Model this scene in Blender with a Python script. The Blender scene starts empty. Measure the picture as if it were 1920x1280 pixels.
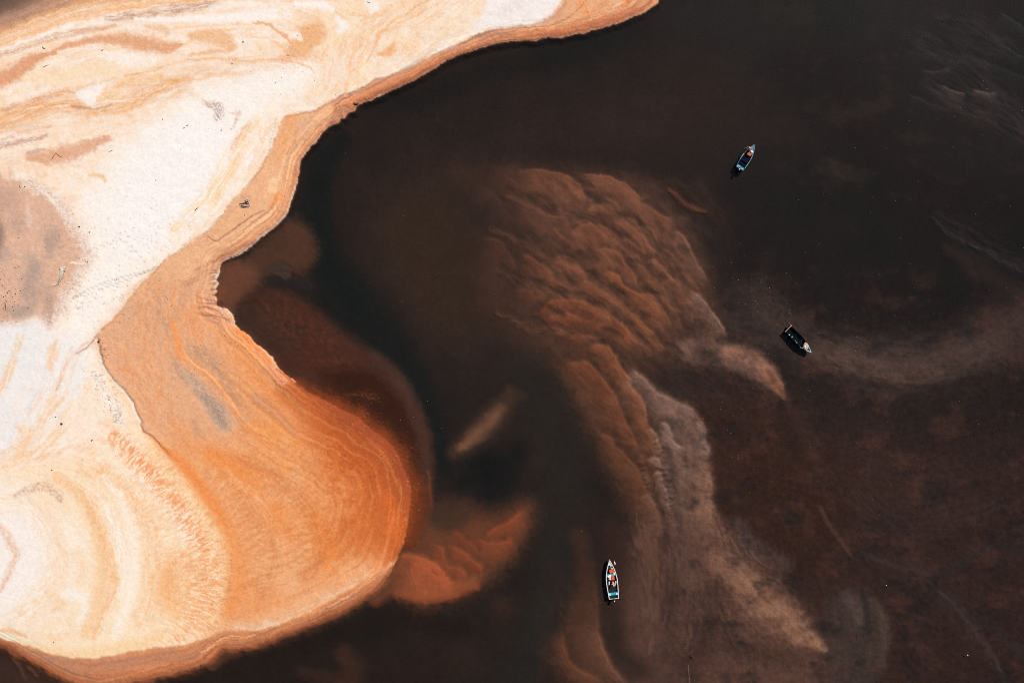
import bpy, bmesh, math, random
import numpy as np
from mathutils import Vector, Matrix

# ------------------------------------------------------------------ frame of reference
# plan coordinates (u to the right, v downwards, 12 units per metre) map to metres like this
U = 12.0
def wx(u): return (u - 960.0) / U
def wy(v): return (640.0 - v) / U

scn = bpy.context.scene
C = scn.collection

# ------------------------------------------------------------------ camera, sky, sun, exposure
cam_d = bpy.data.cameras.new("camera")
cam_d.sensor_width = 36.0
cam_d.lens = 26.0
cam_d.clip_start = 1.0
cam_d.clip_end = 6000.0
cam = bpy.data.objects.new("camera", cam_d)
cam.location = (0.0, 0.0, 160.0 * 26.0 / 36.0)
C.objects.link(cam)
scn.camera = cam

SUN_EL = math.radians(49.0)
SUN_AZ = math.radians(38.0)          # clockwise from +Y (north), the light comes from the upper right
world = bpy.data.worlds.new("World")
scn.world = world
world.use_nodes = True
wn = world.node_tree.nodes
sky = wn.new("ShaderNodeTexSky")
sky.sky_type = 'NISHITA'
sky.sun_disc = False
sky.sun_elevation = SUN_EL
sky.sun_rotation = SUN_AZ
sky.air_density = 1.0
sky.dust_density = 1.0
world.node_tree.links.new(sky.outputs[0], wn["Background"].inputs[0])
wn["Background"].inputs[1].default_value = 0.065

sun_d = bpy.data.lights.new("sun", 'SUN')
sun_d.energy = 4.5
sun_d.angle = math.radians(0.53)
sun_d.color = (1.0, 0.945, 0.875)
sun = bpy.data.objects.new("sun", sun_d)
dvec = Vector((math.sin(SUN_AZ) * math.cos(SUN_EL), math.cos(SUN_AZ) * math.cos(SUN_EL), math.sin(SUN_EL)))
sun.rotation_euler = dvec.to_track_quat('Z', 'Y').to_euler()
sun.location = dvec * 300
C.objects.link(sun)

scn.cycles.pixel_filter_type = 'BLACKMAN_HARRIS'
scn.cycles.filter_width = 1.0
scn.cycles.use_denoising = False
scn.view_settings.view_transform = 'Standard'
scn.view_settings.look = 'None'
scn.view_settings.exposure = 0.0
scn.view_settings.gamma = 1.0

# ------------------------------------------------------------------ noise and painting helpers
def perlin(x, y, seed=0):
    xi = np.floor(x).astype(np.int64); yi = np.floor(y).astype(np.int64)
    xf = (x - xi).astype(np.float32); yf = (y - yi).astype(np.float32)
    def g(ix, iy, fx, fy):
        h = (ix * 374761393 + iy * 668265263 + seed * 974634777) & 0xffffffff
        h = ((h ^ (h >> 13)) * 1274126177) & 0xffffffff
        h = (h ^ (h >> 16)) & 1023
        a = h.astype(np.float32) * np.float32(2 * math.pi / 1024)
        return np.cos(a) * fx + np.sin(a) * fy
    u = xf * xf * xf * (xf * (xf * 6 - 15) + 10); v = yf * yf * yf * (yf * (yf * 6 - 15) + 10)
    n0 = g(xi, yi, xf, yf); n1 = g(xi + 1, yi, xf - 1, yf)
    n2 = g(xi, yi + 1, xf, yf - 1); n3 = g(xi + 1, yi + 1, xf - 1, yf - 1)
    a = n0 + u * (n1 - n0); b = n2 + u * (n3 - n2)
    return (a + v * (b - a)) * 1.5

def fbm(x, y, oc=3, seed=0, gain=0.5):
    s = 0.0; a = 1.0; t = 0.0
    for i in range(oc):
        s = s + a * perlin(x * 2 ** i + 17.3 * i, y * 2 ** i + 9.1 * i, seed + i)
        t += a; a *= gain
    return s / t * 1.4

def smooth(a): 
    a = np.clip(a, 0, 1); return a * a * (3 - 2 * a)

def axis(lo, hi, step, far):
    mid = np.arange(lo, hi + step, step)
    out = [mid[-1]]; d = step
    while out[-1] < far: d *= 1.16; out.append(out[-1] + d)
    inn = [mid[0]]; d = step
    while inn[-1] > -far: d *= 1.16; inn.append(inn[-1] - d)
    return np.array(inn[:0:-1] + list(mid) + out[1:], dtype=np.float32)

xs = axis(-60, 1980, 1.9, 16000)
ys = axis(-60, 1340, 1.9, 16000)
X, Y = np.meshgrid(xs, ys)
NY, NX = X.shape
WA = fbm(X / 26, Y / 26, 3, 1); WB = fbm(X / 26, Y / 26, 3, 11)
WC = fbm(X / 6, Y / 6, 2, 21); WD = fbm(X / 6, Y / 6, 2, 31)
XW = X + 3.0 * WA + 1.1 * WC          # gently wandering coordinates, so no edge is ruled
YW = Y + 3.0 * WB + 1.1 * WD
T = np.zeros((NY, NX, 3), np.float32)  # sRGB colour of the sand and of the bed as seen in daylight
DZ = np.zeros((NY, NX), np.float32)    # small relief, metres

def curve(pts, k=5):
    p = np.array(pts, float)
    if len(p) < 3: k = 1
    q = np.vstack([2 * p[0] - p[1], p, 2 * p[-1] - p[-2]])
    o = []
    for i in range(1, len(q) - 2):
        for j in range(k):
            t = j / k
            o.append(0.5 * ((2 * q[i]) + (-q[i - 1] + q[i + 1]) * t + (2 * q[i - 1] - 5 * q[i] + 4 * q[i + 1] - q[i + 2]) * t * t
                            + (-q[i - 1] + 3 * q[i] - 3 * q[i + 1] + q[i + 2]) * t ** 3))
    o.append(q[-2])
    return np.array(o), k

def window(p, m):
    i0, i1 = np.searchsorted(xs, [p[:, 0].min() - m, p[:, 0].max() + m])
    j0, j1 = np.searchsorted(ys, [p[:, 1].min() - m, p[:, 1].max() + m])
    return slice(max(j0 - 1, 0), j1 + 1), slice(max(i0 - 1, 0), i1 + 1)

def field(pts, reach, warp=True, k=5):
    """distance to a curve, signed side (+ = right hand), length along it, fraction of its points"""
    p, k = curve(pts, k)
    w = window(p, reach + 12)
    x = (XW if warp else X)[w]; y = (YW if warp else Y)[w]
    best = np.full(x.shape, 1e12, np.float32); sd = np.zeros_like(best); tl = np.zeros_like(best); fr = np.zeros_like(best)
    acc = 0.0; n = len(p) - 1
    for i in range(n):
        ax, ay = p[i]; dx, dy = p[i + 1] - p[i]; L2 = dx * dx + dy * dy + 1e-9; L = math.sqrt(L2)
        rx = x - np.float32(ax); ry = y - np.float32(ay)
        t = np.clip((rx * dx + ry * dy) / L2, 0, 1).astype(np.float32)
        ex = rx - t * np.float32(dx); ey = ry - t * np.float32(dy)
        d2 = ex * ex + ey * ey
        m = d2 < best
        best = np.where(m, d2, best)
        sd = np.where(m, np.float32(dx) * ry - np.float32(dy) * rx, sd)
        tl = np.where(m, acc + t * L, tl)
        fr = np.where(m, (i + t) / n, fr)
        acc += L
    return w, np.sqrt(best), np.sign(sd), tl, fr, acc

def lerp_to(w, a, col):
    T[w] += (np.array(col, np.float32) - T[w]) * a[..., None]

SEED = [100]
def S(pts, w, col, op=1.0, soft=0.7, rag=0.0, tex=None, dz=0.0, warp=True):
    """a stroke of sand: w half width (number or list), tex = (length along, length across, contrast)"""
    ws = np.atleast_1d(np.array(w, float)) / (1 - 0.5 * soft)
    SEED[0] += 7
    win, d, sd, tl, fr, acc = field(pts, ws.max() * (1 + rag), warp)
    wl = np.interp(fr, np.linspace(0, 1, len(ws)), ws).astype(np.float32) if len(ws) > 1 else np.float32(ws[0])
    r = d / np.maximum(wl, 0.3)
    if rag: r = r * (1 + rag * 0.8 * fbm(X[win] / 9, Y[win] / 9, 3, SEED[0] + 3)) + rag * 0.25 * fbm(X[win] / 3.5, Y[win] / 3.5, 2, SEED[0] + 4)
    a = smooth((1 - r) / soft) * op
    if tex:
        n = fbm(tl / tex[0], d * sd / tex[1] + 31.7, 3, SEED[0], 0.65)
        a = a * np.clip(0.5 + tex[2] * n, 0, 1)
    lerp_to(win, a, col)
    if dz: DZ[win] += a * dz

def inside(poly, x, y):
    c = np.zeros(x.shape, bool); n = len(poly); j = n - 1
    for i in range(n):
        xi, yi = poly[i]; xj, yj = poly[j]
        if yi != yj:
            m = ((yi > y) != (yj > y)) & (x < (xj - xi) * (y - yi) / (yj - yi) + xi)
            c ^= m
        j = i
    return c

def sdf(poly, reach, warp=True, k=4):
    pl = list(poly) + [poly[0]]
    w, d, sd, tl, fr, acc = field(pl, reach, warp, k)
    q, _ = curve(pl, k)
    ins = inside([tuple(v) for v in q[:-1]], (XW if warp else X)[w], (YW if warp else Y)[w])
    return w, np.where(ins, d, -d)

def P(poly, col, op=1.0, soft=8.0, rag=0.0, spot=None, dz=0.0, rs=9.0):
    SEED[0] += 7
    w, d = sdf(poly, soft + rag * 2)
    if rag: d = d + rag * fbm(X[w] / rs, Y[w] / rs, 4, SEED[0], 0.65)
    a = smooth(0.5 + d / (2 * soft)) * op
    if spot: a = a * np.clip(0.5 + spot[1] * fbm(X[w] / spot[0], Y[w] / spot[0], 4, SEED[0] + 2, 0.6), 0, 1)
    lerp_to(w, a, col)
    if dz: DZ[w] += a * dz

def B(u, v, r, col, op=1.0, rag=0.3, ry=None, soft=0.9):
    ry = ry or r; SEED[0] += 7
    w = window(np.array([[u, v]], float), max(r, ry) * (1.5 + rag))
    x = XW[w]; y = YW[w]
    q = np.sqrt(((x - u) / r) ** 2 + ((y - v) / ry) ** 2)
    q = q * (1 + rag * fbm(X[w] / (r * .6 + 3), Y[w] / (ry * .6 + 3), 3, SEED[0]))
    lerp_to(w, smooth((1 - q) / soft) * op, col)

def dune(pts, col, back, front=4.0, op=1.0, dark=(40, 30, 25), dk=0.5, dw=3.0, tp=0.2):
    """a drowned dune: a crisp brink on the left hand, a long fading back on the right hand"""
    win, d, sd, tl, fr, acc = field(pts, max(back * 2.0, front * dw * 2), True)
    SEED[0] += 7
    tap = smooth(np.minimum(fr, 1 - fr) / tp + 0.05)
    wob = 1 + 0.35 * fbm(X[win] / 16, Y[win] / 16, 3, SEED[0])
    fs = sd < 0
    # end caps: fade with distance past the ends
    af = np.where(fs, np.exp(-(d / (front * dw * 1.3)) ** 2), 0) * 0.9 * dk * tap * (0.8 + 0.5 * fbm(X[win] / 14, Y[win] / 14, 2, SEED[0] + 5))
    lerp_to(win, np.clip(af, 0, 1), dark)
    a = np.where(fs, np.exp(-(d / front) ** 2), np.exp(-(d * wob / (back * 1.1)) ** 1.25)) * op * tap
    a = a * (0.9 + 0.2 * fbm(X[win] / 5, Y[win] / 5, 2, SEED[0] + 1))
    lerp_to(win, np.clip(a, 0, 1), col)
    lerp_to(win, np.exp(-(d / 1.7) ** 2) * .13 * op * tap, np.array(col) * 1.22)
def off(pts, dy, dx=0): return [(a + dx, b + dy) for a, b in pts]
# ------------------------------------------------------------------ where the land ends
SHORE = [(1236,0),(1228,9),(1210,22),(1172,39),(1135,51),(1085,64),(1035,72),(985,77),(942,80),(905,89),(870,101),
 (835,115),(805,135),(767,155),(730,172),(705,184),(677,196),(668,204),(664,209),(652,213),(646,222),(638,222),(633,231),(620,236),
 (606,250),(592,266),(580,280),(566,300),(560,320),(556,345),(547,375),(537,402),(520,422),(500,437),(480,454),(462,470),(440,483),(418,492),
 (413,502),(411,516),(408,526),(410,532),(404,540),(406,547),(401,553),(406,560),(405,570),(412,576),(424,578),(432,583),
 (438,590),(439,598),(443,610),(452,619),(466,628),(480,642),(510,670),(537,703),(555,714),(580,736),(610,751),
 (642,769),(675,784),(692,804),(712,815),(730,832),(748,857),(758,885),(768,910),(772,930),(768,960),(764,985),(760,1010),(748,1040),(738,1061)]
SHORE_S = [(738,1063),(727,1082),(706,1104),(675,1127),(640,1146),(600,1165),(560,1181),(520,1196),(480,1211),(450,1217),
 (425,1217),(408,1222),(398,1234),(388,1243),(372,1250),(325,1263),(275,1274),(225,1286),(180,1290),(137,1280),(105,1265),(75,1248),(37,1227),(0,1207),
 (-50,1190),(-120,1160),(-400,1120)]
LAND = [(1236,-160),(1258,-100),(1258,-50),(1246,-16)] + SHORE + SHORE_S + [(-3000,900),(-20000,2000),(-20000,-9000),(-3000,-4000),(900,-700),(1080,-420),(1180,-270)]
SCARP_N = [(1057,0),(1042,22),(1025,37),(997,50),(960,52),(915,60),(880,75),(842,92),(800,112),(767,130),(730,145),(695,155),(675,170),
 (642,180),(627,190),(612,200),(590,210),(562,216),(537,220)]
SCARP_W = [(537,220),(527,242),(517,265),(507,287),(495,317),(475,338),(450,367),(430,392),(412,410),(387,437),(362,452),(337,472),(312,490),
 (300,502),(282,522),(265,540),(252,557),(235,577),(212,607),(190,625),(175,640)]
SCARP_M = [(190,628),(191,645),(195,670),(207,695),(225,717),(245,737),(257,757),(267,782),(274,802),(295,822),(325,852)]

wl, dl = sdf(LAND, 40000, True, 3)
LD = np.full((NY, NX), -1e6, np.float32); LD[wl] = dl      # distance inland (+), out in the water (-)
ALL = (slice(None), slice(None))
south = smooth((Y - 1060) / 40) * smooth((760 - X) / 20)
# ================================================================== THE BED UNDER THE WATER
T[:] = (44, 35, 31)
# broad tone: green-black in the channels, brown over the flats
lerp_to((slice(None), slice(None)), 0.55 * smooth(0.5 + 1.1 * fbm(X / 190, Y / 190, 3, 5)), (35, 31, 29))
lerp_to((slice(None), slice(None)), 0.5 * smooth((X - 1230) / 260) * smooth((900 - Y) / 500), (31, 28, 27))
P([(1230,900),(1340,720),(1480,780),(1700,800),(1900,820),(2100,900),(2100,1500),(1150,1500),(1180,1150)], (58,41,35), .75, 110, 40, rs=60)
P([(1350,740),(1480,770),(1560,860),(1600,960),(1540,1060),(1440,1040),(1380,940)], (52,34,26), .6, 60, 30, rs=60)
P([(1240,-40),(1500,-40),(1420,120),(1300,90),(1230,60)], (39,38,36), .6, 60)
P([(1450,-40),(1760,-40),(1740,60),(1600,90),(1480,60)], (35,36,33), .7, 50)
P([(1600,-40),(2000,-40),(2000,300),(1850,330),(1700,250),(1640,120)], (40,37,36), .7, 70, 20)
P([(1380,220),(1600,300),(1740,420),(1900,430),(2000,300),(2000,600),(1750,560),(1560,560),(1420,480)], (33,31,29), .6, 70, 30, rs=50)
# brown water west of the dunes
P([(660,330),(800,250),(1000,200),(1300,130),(1500,260),(1250,300),(1100,310),(900,330),(880,500),(980,640),(900,720),(760,600)], (52,40,34), .6, 80, 30, rs=60)
P([(700,380),(820,350),(920,440),(950,560),(860,640),(740,560),(690,470)], (58,43,33), .7, 60, 20, rs=50)
S([(600,110),(760,190),(900,140),(1060,100),(1200,60)], [30,22,20,26,20], (31,31,28), .7, 1.0)
# the deep thread along the shore
S([(640,262),(600,318),(588,385),(604,470),(642,545),(702,610),(748,672),(790,742),(816,820),(835,880)], [16,24,26,30,44,40,34,26,20,14], (30,31,29), .95, .9)
S([(600,330),(600,420),(612,500),(660,570)], [12,15,22,26], (28,30,28), .8, 1.0)
S([(865,905),(905,885),(950,870),(975,840)], [22,38,32,18], (30,29,27), .9, 1.0)
S([(905,870),(925,905),(905,940)], [26,34,20], (27,27,26), .8, 1.0)
S([(990,700),(1040,800),(1058,900),(1046,990),(1036,1080),(1010,1170),(975,1260),(930,1330)], [40,52,44,36,36,42,52,60], (43,38,34), .9, .9)
S([(1046,1000),(1036,1080),(1012,1170),(975,1260)], [16,18,22,30], (41,39,36), .7, 1.0)
S([(500,1240),(580,1218),(660,1190),(760,1170),(860,1180)], [22,26,26,24,20], (37,31,27), .85, .9)
S([(430,1275),(520,1258),(640,1260)], [14,26,30], (40,33,29), .8, 1.0)
S([(640,1225),(655,1260),(650,1300)], [14,22,24], (82,52,38), .5, 1.0)
S([(560,1262),(600,1275),(640,1285)], [10,14,14], (70,46,36), .5, 1.0)
B(870,1240,70,(50,40,34),.6)
B(940,1140,40,(66,46,36),.5)
# lower-left corner pool
P([(-80,1195),(0,1208),(40,1230),(80,1252),(115,1275),(150,1300),(-80,1330)], (62,44,36), 1, 8)
S([(22,1236),(34,1254),(44,1274)], [3,4,3], (104,76,62), .6, .9)
S([(50,1252),(66,1270)], 3, (112,80,64), .5, .9)
P([(-80,1225),(10,1245),(60,1270),(90,1300),(-80,1320)], (74,54,46), .6, 14, 6)

# --- bays and shelves along the shore
P([(415,486),(450,478),(482,452),(520,424),(548,412),(574,428),(588,455),(588,482),(574,503),(556,518),(530,512),(500,520),(482,545),(462,560),(440,585),(425,592),(400,570),(398,540)], (80,54,42), 1, 22, 9)
P([(408,500),(440,490),(470,500),(480,530),(455,560),(430,582),(405,560)], (112,70,52), .7, 14, 4)
P([(404,535),(420,540),(418,560),(406,562)], (120,70,48), .7, 6)
S([(540,425),(570,445),(580,470),(572,495)], [8,12,12,8], (84,55,40), .6, 1.0)
S([(498,508),(512,500),(530,498),(545,502)], [4,6,5,3], (66,58,50), .9, .8, .5)
S([(502,526),(520,523),(545,527),(575,535)], [5,8,9,9], (44,39,38), .9, .9, .3)
P([(512,512),(530,508),(545,518),(530,524)], (82,64,54), .7, 4)
P([(437,598),(447,573),(470,556),(500,545),(530,548),(570,566),(620,606),(680,652),(735,690),(772,742),(798,800),(808,860),(806,925),(798,985),(770,1010),(740,980),(740,880),(690,820),(600,765),(540,720),(480,660)], (72,44,34), 1, 17, 5)
P([(441,600),(450,575),(480,566),(510,560),(540,580),(570,620),(560,660),(520,660),(480,635)], (64,46,37), .8, 12, 4)
P([(480,555),(530,556),(580,590),(640,640),(690,690),(670,720),(600,690),(540,650),(490,600)], (90,50,38), .75, 22, 10, (12,1.2))
P([(600,700),(680,690),(740,730),(778,800),(790,880),(770,920),(735,850),(690,800),(620,755)], (57,33,23), .9, 20, 6)
S([(700,668),(748,716),(776,772),(794,830),(800,890),(800,940)], [10,13,13,12,9,8], (78,54,46), .65, 1.0, .3)
S([(640,660),(700,690),(742,735)], [10,9,8], (70,46,36), .5, 1.0)
S([(700,790),(735,820),(762,860),(778,905),(785,960)], [8,12,13,13,12], (78,40,24), .8, .9, .5, (5,5,1.2))
S([(655,742),(690,742),(702,750)], [4,7,5], (112,62,38), .75, .9, .5, (6,5,1.4))
S([(800,885),(806,925),(803,965),(798,985)], [3,4,5,4], (112,58,38), .7, .9, .4)
# the mid-channel ridge
S([(848,852),(872,836),(898,812),(922,786),(944,762),(955,735)], [11,18,22,22,18,10], (76,54,43), .7, 1.0)
S([(862,842),(888,820),(914,794),(938,768)], [8,13,14,9], (132,90,66), .66, 1.0)
S([(940,765),(975,742)], [10,10], (66,48,38), .5, 1.0)

# --- the orange fan off the tip of the spit
P([(735,1060),(775,990),(815,955),(870,950),(930,965),(985,945),(995,975),(970,1030),(930,1080),(880,1112),(800,1130),(745,1115)], (98,60,43), 1, 36, 8)
P([(740,1062),(765,1040),(800,1045),(850,1085),(900,1080),(860,1115),(790,1128),(748,1118)], (146,82,52), .9, 20, 5)
P([(805,985),(850,975),(900,985),(950,975),(985,955),(975,1000),(930,1050),(890,1075),(830,1060),(800,1020)], (112,66,45), .8, 26, 5)
P([(790,965),(840,945),(880,960),(870,990),(820,1000)], (62,47,38), .75, 16)
D1=(78,46,34)
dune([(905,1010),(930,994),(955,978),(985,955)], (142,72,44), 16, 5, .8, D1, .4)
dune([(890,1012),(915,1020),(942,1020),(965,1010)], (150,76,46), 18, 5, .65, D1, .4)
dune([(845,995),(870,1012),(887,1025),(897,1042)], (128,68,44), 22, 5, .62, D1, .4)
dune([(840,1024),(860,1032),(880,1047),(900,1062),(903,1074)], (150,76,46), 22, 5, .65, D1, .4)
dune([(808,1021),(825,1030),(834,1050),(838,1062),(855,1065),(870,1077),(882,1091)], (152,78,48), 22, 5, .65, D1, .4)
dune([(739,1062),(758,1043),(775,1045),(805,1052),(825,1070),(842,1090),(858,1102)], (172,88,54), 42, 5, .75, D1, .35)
S([(762,1046),(772,1060),(773,1080),(771,1098),(785,1105),(800,1112)], 1.2, (180,100,64), .25, .9)
S([(741,1066),(744,1085),(752,1105)], [2.5,3,2], (120,64,42), .7, .9)
S([(745,1110),(790,1122),(840,1118),(890,1100)], [8,9,9,8], (150,80,50), .6, 1.0)
S([(808,1066),(812,1074),(820,1078)], 2, (140,70,44), .7)

S([(556,712),(610,747),(675,780),(730,828),(762,880),(782,920),(782,980),(770,1020)], [5,7,8,9,10,12,12,8], (110,54,30), .85, 1.0, .3)
S([(760,1060),(735,1100),(700,1130)], [14,16,10], (120,68,46), .8, 1.0, .1)
S([(440,1228),(410,1240),(395,1255)], [8,9,7], (84,54,42), .8, 1.0, .2)

lerp_to(ALL, .85 * south * smooth((LD + 26 + 5 * WA) / 26) , (96,60,43))
lerp_to(ALL, .9 * south * smooth((LD + 13 + 4 * WA) / 14) , (150,88,56))
spb = smooth((X - 540) / 90) * smooth((1050 - Y) / 60) * smooth((Y - 690) / 50)
gr_ = fbm(X / 4.5, Y / 4.5, 3, 311)
lerp_to(ALL, np.clip(.8 * spb * smooth((LD + 44 + 14 * WA) / 44) * (.65 + .7 * gr_), 0, 1), (116,57,32))
lerp_to(ALL, np.clip(.85 * spb * smooth((LD + 20 + 9 * WA) / 24) * (.8 + .5 * gr_), 0, 1), (152,72,35))
# --- the drowned dune field
P([(850,322),(940,316),(1030,318),(1110,326),(1190,332),(1230,366),(1290,416),(1312,470),(1336,540),(1342,590),(1365,630),(1290,655),(1260,690),(1215,700),(1150,730),(1060,690),(960,640),(905,570),(895,470),(930,400),(880,350)], (68,48,39), .95, 40, 14, rs=30)
P([(940,326),(1100,336),(1190,345),(1260,410),(1300,470),(1320,540),(1330,600),(1250,640),(1160,640),(1080,600),(1020,560),(1010,480),(980,400)], (92,62,49), .85, 36, 12, rs=30)
P([(1060,430),(1180,430),(1250,480),(1270,560),(1250,620),(1180,640),(1060,590),(1000,540)], (98,63,47), .6, 36, 10)
P([(1040,680),(1120,650),(1200,700),(1230,780),(1250,880),(1260,990),(1200,1000),(1150,900),(1100,800)], (80,53,40), .9, 30, 8)
P([(1215,728),(1255,748),(1302,776),(1322,812),(1330,850),(1330,960),(1320,1020),(1260,1000),(1245,900),(1228,800)], (106,80,68), .9, 20, 7)
DK=(48,37,31)
BR=(116,74,55); OR=(122,74,50); GY=(130,101,90)
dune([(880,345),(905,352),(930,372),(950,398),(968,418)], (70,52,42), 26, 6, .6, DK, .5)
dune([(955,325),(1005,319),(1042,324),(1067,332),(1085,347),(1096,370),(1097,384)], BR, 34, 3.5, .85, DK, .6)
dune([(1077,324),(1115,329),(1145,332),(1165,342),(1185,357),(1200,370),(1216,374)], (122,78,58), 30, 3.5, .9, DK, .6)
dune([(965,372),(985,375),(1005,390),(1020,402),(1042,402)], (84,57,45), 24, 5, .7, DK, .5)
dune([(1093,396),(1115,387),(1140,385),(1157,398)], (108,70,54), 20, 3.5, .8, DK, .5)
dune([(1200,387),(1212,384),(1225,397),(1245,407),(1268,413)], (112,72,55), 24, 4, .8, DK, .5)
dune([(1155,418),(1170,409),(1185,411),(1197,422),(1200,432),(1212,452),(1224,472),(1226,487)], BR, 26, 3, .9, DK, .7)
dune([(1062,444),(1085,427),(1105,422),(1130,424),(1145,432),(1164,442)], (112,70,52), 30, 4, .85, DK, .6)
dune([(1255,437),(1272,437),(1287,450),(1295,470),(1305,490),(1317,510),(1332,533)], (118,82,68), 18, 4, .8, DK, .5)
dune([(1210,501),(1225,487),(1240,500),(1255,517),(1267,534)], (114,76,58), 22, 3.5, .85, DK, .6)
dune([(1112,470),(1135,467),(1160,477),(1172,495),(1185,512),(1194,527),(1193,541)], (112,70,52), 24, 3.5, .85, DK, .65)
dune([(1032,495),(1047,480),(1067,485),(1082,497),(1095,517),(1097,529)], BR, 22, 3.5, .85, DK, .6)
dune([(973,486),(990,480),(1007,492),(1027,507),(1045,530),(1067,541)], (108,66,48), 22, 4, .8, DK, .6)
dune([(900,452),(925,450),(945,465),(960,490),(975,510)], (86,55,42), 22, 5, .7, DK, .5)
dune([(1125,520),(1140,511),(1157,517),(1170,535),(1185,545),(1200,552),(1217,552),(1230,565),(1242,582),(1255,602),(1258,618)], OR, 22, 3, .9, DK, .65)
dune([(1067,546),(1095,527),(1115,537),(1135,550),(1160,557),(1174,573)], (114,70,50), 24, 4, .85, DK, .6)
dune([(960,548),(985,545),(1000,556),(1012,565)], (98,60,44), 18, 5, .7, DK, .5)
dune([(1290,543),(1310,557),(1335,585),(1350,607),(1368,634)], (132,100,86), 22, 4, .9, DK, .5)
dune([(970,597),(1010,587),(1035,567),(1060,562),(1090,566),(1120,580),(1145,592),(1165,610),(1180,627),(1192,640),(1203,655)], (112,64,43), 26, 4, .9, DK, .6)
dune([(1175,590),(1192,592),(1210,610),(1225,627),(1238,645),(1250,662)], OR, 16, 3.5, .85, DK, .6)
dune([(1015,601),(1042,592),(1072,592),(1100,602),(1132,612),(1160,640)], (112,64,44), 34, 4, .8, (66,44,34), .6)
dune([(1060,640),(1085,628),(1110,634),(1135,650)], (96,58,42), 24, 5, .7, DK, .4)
S([(1255,354),(1270,368),(1285,382),(1303,390),(1322,397)], [3,5,6,6,3], (104,64,46), .85, 1.0)
S([(1240,340),(1300,372),(1350,405)], [14,22,16], (56,38,30), .5, 1.0)
B(1290,615,30,(52,40,36),.7); B(1345,700,22,(50,38,34),.5)
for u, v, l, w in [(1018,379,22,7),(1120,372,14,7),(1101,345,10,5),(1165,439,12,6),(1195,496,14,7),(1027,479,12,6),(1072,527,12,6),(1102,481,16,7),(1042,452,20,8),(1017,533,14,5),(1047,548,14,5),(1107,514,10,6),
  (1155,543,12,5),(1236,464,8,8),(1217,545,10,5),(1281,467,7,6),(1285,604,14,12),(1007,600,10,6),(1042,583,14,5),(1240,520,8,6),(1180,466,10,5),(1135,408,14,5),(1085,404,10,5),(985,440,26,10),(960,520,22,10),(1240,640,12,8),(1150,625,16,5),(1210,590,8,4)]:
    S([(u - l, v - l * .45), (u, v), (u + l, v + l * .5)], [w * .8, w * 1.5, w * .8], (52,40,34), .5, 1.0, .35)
rdn = random.Random(17)
FIELD = [(950,330),(1100,335),(1190,350),(1260,415),(1300,480),(1330,580),(1250,650),(1160,660),(1060,620),(990,560),(930,480),(920,400)]
for k in range(44):
    u = rdn.uniform(910, 1330); v = rdn.uniform(330, 660)
    if not inside(FIELD, np.array([u]), np.array([v]))[0]: continue
    ln = rdn.uniform(14, 34); an = .55 + .35 * (v - 330) / 330 + .25 * (u - 950) / 350 + rdn.uniform(-.25, .25)
    dx, dy = math.cos(an), math.sin(an); bow = ln * rdn.uniform(.12, .3)
    br = .78 + .34 * smooth((u - 930) / 220)
    p_ = [(u - dx * ln + dy * -bow * .2, v - dy * ln), (u - dx * ln * .4 + dy * bow, v - dy * ln * .4 - dx * bow), (u + dx * ln * .3 + dy * bow, v + dy * ln * .3 - dx * bow), (u + dx * ln, v + dy * ln)]
    dune(p_, tuple(c * br for c in (112,72,54)), rdn.uniform(9, 16), 3.5, rdn.uniform(.2, .42), (54,41,34), .35, 2.2, .35)
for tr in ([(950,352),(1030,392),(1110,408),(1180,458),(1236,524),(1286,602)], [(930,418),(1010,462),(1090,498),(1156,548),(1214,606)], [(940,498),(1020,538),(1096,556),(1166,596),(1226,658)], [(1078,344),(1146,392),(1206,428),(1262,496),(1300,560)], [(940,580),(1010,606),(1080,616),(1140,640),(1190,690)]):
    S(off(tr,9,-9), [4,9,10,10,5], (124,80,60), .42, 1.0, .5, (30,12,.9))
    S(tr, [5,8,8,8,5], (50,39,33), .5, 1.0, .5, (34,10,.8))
# southern arm of the dunes
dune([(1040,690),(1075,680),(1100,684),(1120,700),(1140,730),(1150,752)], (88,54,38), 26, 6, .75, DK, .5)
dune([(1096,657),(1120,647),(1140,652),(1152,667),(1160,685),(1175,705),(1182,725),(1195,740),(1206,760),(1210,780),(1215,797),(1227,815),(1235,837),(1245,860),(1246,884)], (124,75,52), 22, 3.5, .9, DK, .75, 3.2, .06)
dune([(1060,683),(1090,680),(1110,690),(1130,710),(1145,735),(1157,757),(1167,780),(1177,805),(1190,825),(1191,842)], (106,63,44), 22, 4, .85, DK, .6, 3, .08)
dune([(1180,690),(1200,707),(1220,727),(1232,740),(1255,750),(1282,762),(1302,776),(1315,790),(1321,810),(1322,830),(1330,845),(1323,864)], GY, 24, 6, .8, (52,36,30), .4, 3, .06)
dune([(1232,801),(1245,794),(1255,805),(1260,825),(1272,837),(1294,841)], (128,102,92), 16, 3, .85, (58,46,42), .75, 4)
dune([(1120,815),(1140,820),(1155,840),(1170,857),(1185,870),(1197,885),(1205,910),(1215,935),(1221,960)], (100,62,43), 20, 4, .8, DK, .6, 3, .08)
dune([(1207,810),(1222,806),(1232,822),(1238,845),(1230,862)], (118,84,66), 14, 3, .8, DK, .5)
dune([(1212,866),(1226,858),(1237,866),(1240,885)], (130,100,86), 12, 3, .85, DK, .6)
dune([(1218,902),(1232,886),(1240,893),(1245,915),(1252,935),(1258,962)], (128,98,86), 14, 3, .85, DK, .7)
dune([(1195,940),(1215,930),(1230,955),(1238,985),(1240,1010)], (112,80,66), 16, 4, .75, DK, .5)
dune([(1322,864),(1330,890),(1333,915),(1331,960),(1322,1000)], (146,106,86), 18, 9, .85, (62,42,34), .3)
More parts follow.
